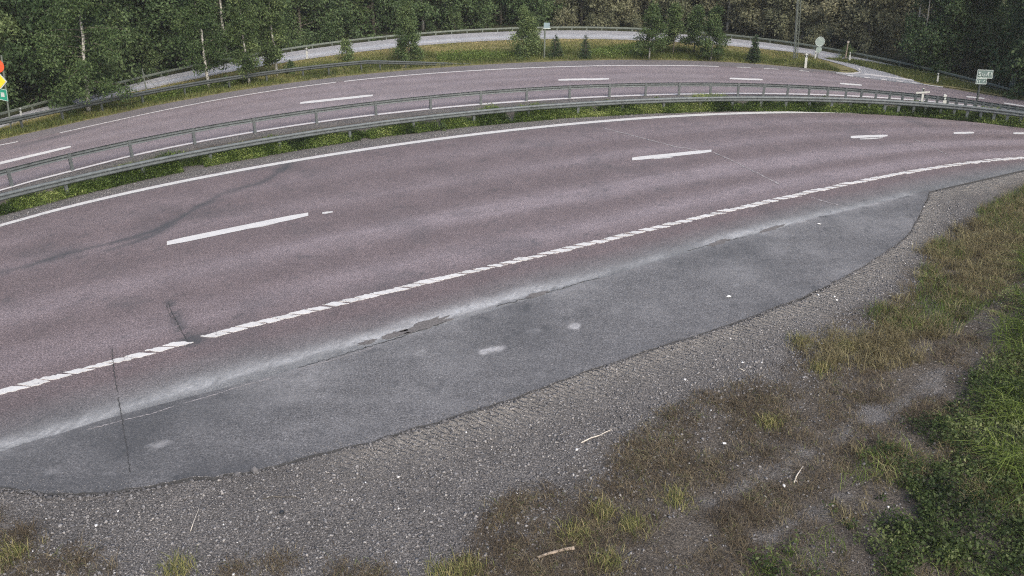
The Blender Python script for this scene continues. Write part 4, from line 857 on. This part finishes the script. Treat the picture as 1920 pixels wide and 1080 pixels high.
# low shrubs and saplings on the left verge
sb = broadleaf('round', .55, .42, .05, 12, 8, 12, .06, .1, M['leaf_bush'], M['bark'], .012, 30, .5)
for px, py, lb in ((425,164,'low green shrub under the dark guardrail near the hanging birch'), (135,216,'dark low shrub at the foot of the large birch'), (548,140,'low leafy shrub under the bushy birch'), (1196,96,'low green shrub before the leafy group'), (1585,107,'small green shrub at the tip of the grass wedge')):
    plant('shrub', sb, st(px, py), lb, 'shrub', sc=random.uniform(.8, 1.2))
k = 0
for px, py, s in ((1185,207,.75),(1540,203,.85),(1500,203,.6),(1160,213,.5),(830,244,.5)):
    plant('tall_weed', sb, st(px, py), ('leafy weed standing up through the median rail, centre','largest leafy weed clump under the median rail, right','weed clump just left of the largest one under the rail','smaller leafy weed beside the centre weed in the median','low weed tuft under the median rail, left of centre')[k], 'weed', sc=s); k += 1
# forest behind the slip road rail
FT = [broadleaf('round', 8.5, 2.4, .03, 52, 17, 34, .155, .16, M['leaf_forest'], M['bark'], .12, 40, .5), broadleaf('round', 9.0, 2.1, .10, 50, 17, 34, .155, .28, M['leaf_forest'], M['birchbark'], .10, 41, .6),
      broadleaf('cone', 9.5, 2.4, .02, 76, 14, 30, .15, .22, M['leaf_forest'], M['bark'], .13, 42, .5), broadleaf('round', 8.0, 2.6, .02, 52, 17, 34, .16, .10, M['leaf_forest'], M['bark'], .10, 43, .5)]
FO = [broadleaf('round', 8.5, 2.3, .14, 52, 17, 34, .155, .18, M['leaf_glare'], M['bark'], .12, 50, .5), broadleaf('cone', 9.5, 2.2, .10, 72, 14, 30, .15, .24, M['leaf_glare'], M['bark'], .12, 51, .5),
      broadleaf('round', 8.8, 2.2, .06, 52, 17, 34, .155, .12, M['leaf_glare'], M['birchbark'], .11, 52, .5)]
ub = broadleaf('round', 1.7, 1.3, .02, 22, 9, 16, .12, .08, M['leaf_forest'], M['bark'], .03, 60, .5); uo = broadleaf('round', 1.6, 1.3, .02, 22, 9, 16, .12, .08, M['leaf_glare'], M['bark'], .03, 61, .5)
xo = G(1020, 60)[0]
for row, (dy, dx) in enumerate(((3.3, 1.9), (5.2, 2.2), (7.6, 2.7), (11.2, 3.3), (15.5, 4.0), (20.5, 4.5))):
    x = -52.0
    while x < 50:
        X = x + random.uniform(-.6, .6); Y = float(RT(X)) + dy + random.uniform(-.6, .8)
        ol = X > xo and X < 23 + random.uniform(-2, 2)  # stretch of forest that gets the glare-paled leaves
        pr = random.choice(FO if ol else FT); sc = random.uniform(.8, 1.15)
        lab = ('forest tree with glare painted into its olive leaves, behind the long box-beam guardrail' if ol else ('dark green tree in the forest behind the slip road, left half' if X < xo else 'dark green tree in the forest at the far right'))
        plant('forest_tree', pr, (X, Y, -.03), lab, 'tree', 'forest trees behind the slip road', (sc, sc, sc * random.uniform(.9, 1.15)))
        x += dx * random.uniform(.8, 1.2)
x = -36.0
while x < 40:
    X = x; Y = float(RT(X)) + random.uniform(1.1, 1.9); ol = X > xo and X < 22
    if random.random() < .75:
        plant('undergrowth_bush', uo if ol else ub, (X, Y, -.03), 'undergrowth bush with glare painted into its olive leaves at the forest edge' if ol else ('dark undergrowth bush at the forest edge, left half' if X < xo else 'dark undergrowth bush at the forest edge, far right'), 'bush', 'bushes along the forest edge', random.uniform(.4, .8))
    x += random.uniform(1.2, 2.4)
# bare pale trunks standing at the forest edge on the right
for px, py, top, lb in ((1712,121,.075,'tall pale bare trunk at the forest edge behind the guardrail'), (1727,126,.05,'thinner bare trunk right of the tall pale one')):
    e = empty('bare_trunk', st(px, py), lb, 'tree trunk'); P = limb_path((0, 0, -.1), (.05, 0, 1), 6.5, 10, 0, .02)
    e.rotation_euler.y = -.14; MB().tube(P, [top * .8 * (1 - .5 * i / 10) for i in range(11)], 8).build('trunk', M['palewood'], e, True)
    for i in range(4): MB().tube(limb_path(P[4 + i], (random.gauss(0, 1), random.gauss(0, 1), .3), .6, 4), [.015, .012, .01, .007, .004], 4, False).build('branch', M['palewood'], e)

# ------------------------------------------------------------------ litter, twigs
def twig(name, px, r0, r1, m, label, cat='twig', fork=None, z=.02):
    P = GP(px); Z = verge_z(P); c = P.mean(0); e = empty(name, (c[0], c[1], 0), label, cat)
    pts = [(p[0] - c[0], p[1] - c[1], zz + z + .012 * math.sin(i * 2.1)) for i, (p, zz) in enumerate(zip(P, Z))]; n = len(pts)
    MB().tube(pts, [r0 + (r1 - r0) * i / (n - 1) for i in range(n)], 7).build('stem', m, e, True)
    if fork: MB().tube([pts[fork], (pts[fork][0] + .06, pts[fork][1] - .03, pts[fork][2] + .03)], [r1 * 1.2, r1 * .6], 5).build('side_twig', m, e, True)
    return e
twig('twig', [(1090,828),(1108,820),(1124,814),(1135,809),(1147,804)], .012, .007, M['palewood'], 'pale forked twig lying on the gravel, centre right', fork=2)
twig('branch', [(1008,1044),(1026,1038),(1042,1031),(1060,1027),(1077,1026)], .020, .030, M['wood'], 'thick brown broken branch in the dead grass, bottom centre', 'branch', z=.035)
MB_ = None
twig('twig', [(492,934),(512,931),(535,930),(548,930),(562,934)], .007, .004, M['bark'], 'thin dark twig on the gravel, lower left')
twig('dry_stem', [(357,995),(364,976),(371,957),(376,940)], .006, .003, M['palewood'], 'straight dry grass stem on the gravel, lower left', 'stem', z=.04)
twig('twig', [(1489,902),(1494,890),(1500,880),(1506,872)], .013, .008, M['palewood'], 'short bleached stick beside the tyre track, right')
twig('dry_stem', [(1384,688),(1390,692),(1397,694)], .010, .006, M['palewood'], 'short pale stick end at the gravel edge, right of centre', 'stick')
def scrap(px, py, w, label, m='paper', z0=None):
    p = G(px, py); P2 = p[None]; z = .012 if z0 is None else z0; n = 9; V = [(0, 0, .022)]; rr = [w * random.uniform(.45, 1.1) for _ in range(n)]
    V += [(rr[i] * math.cos(6.283 * i / n), .7 * rr[i] * math.sin(6.283 * i / n), .004 + random.uniform(0, .02)) for i in range(n)]
    V += [(x, y, zz - .004) for x, y, zz in V]; k = n + 1
    F = [(0, 1 + i, 1 + (i + 1) % n) for i in range(n)] + [(k, k + 1 + (i + 1) % n, k + 1 + i) for i in range(n)] + [(1 + i, k + 1 + i, k + 1 + (i + 1) % n, 1 + (i + 1) % n) for i in range(n)]
    o = mk('paper_scrap', V, F, M[m]); o.location = (p[0], p[1], z); tag(o, label, 'litter')
scrap(1367, 557, .075, 'white crumpled scrap on the grey lay-by, right of centre')
scrap(1536, 421, .07, 'small white scrap on the seam at the top of the lay-by')
scrap(1358, 833, .055, 'white scrap lying in the dead grass, right')
scrap(1569, 564, .04, 'tiny white scrap on the gravel below the lay-by edge')
p = G(528, 959); o = MB().tube([(0, 0, 0), (0, 0, .03)], [.04, .034], 14).tube([(0, 0, .028), (0, 0, .034)], [.026, .02], 14).build('bottle_cap', M['black']); o.location = (p[0], p[1], -.03); tag(o, 'small round black cap on the gravel, lower left', 'litter')

# ------------------------------------------------------------------ thin haze, added to veil the forest like lens glare
hz = MB().box((0, 45, 9.5), (190, 160, 21.4)).build('haze', None); hm_ = bpy.data.materials.new('added_haze'); hm_.use_nodes = True
n_ = hm_.node_tree.nodes; n_.clear(); ou = n_.new('ShaderNodeOutputMaterial'); pv = n_.new('ShaderNodeVolumePrincipled')
pv.inputs['Color'].default_value = (.95, .95, .90, 1); pv.inputs['Density'].default_value = .0007; pv.inputs['Anisotropy'].default_value = .2
hm_.node_tree.links.new(pv.outputs[0], ou.inputs['Volume']); hz.data.materials.append(hm_); tag(hz, 'thin pale haze added as a glare veil over the roads and forest', 'haze', kind='stuff')
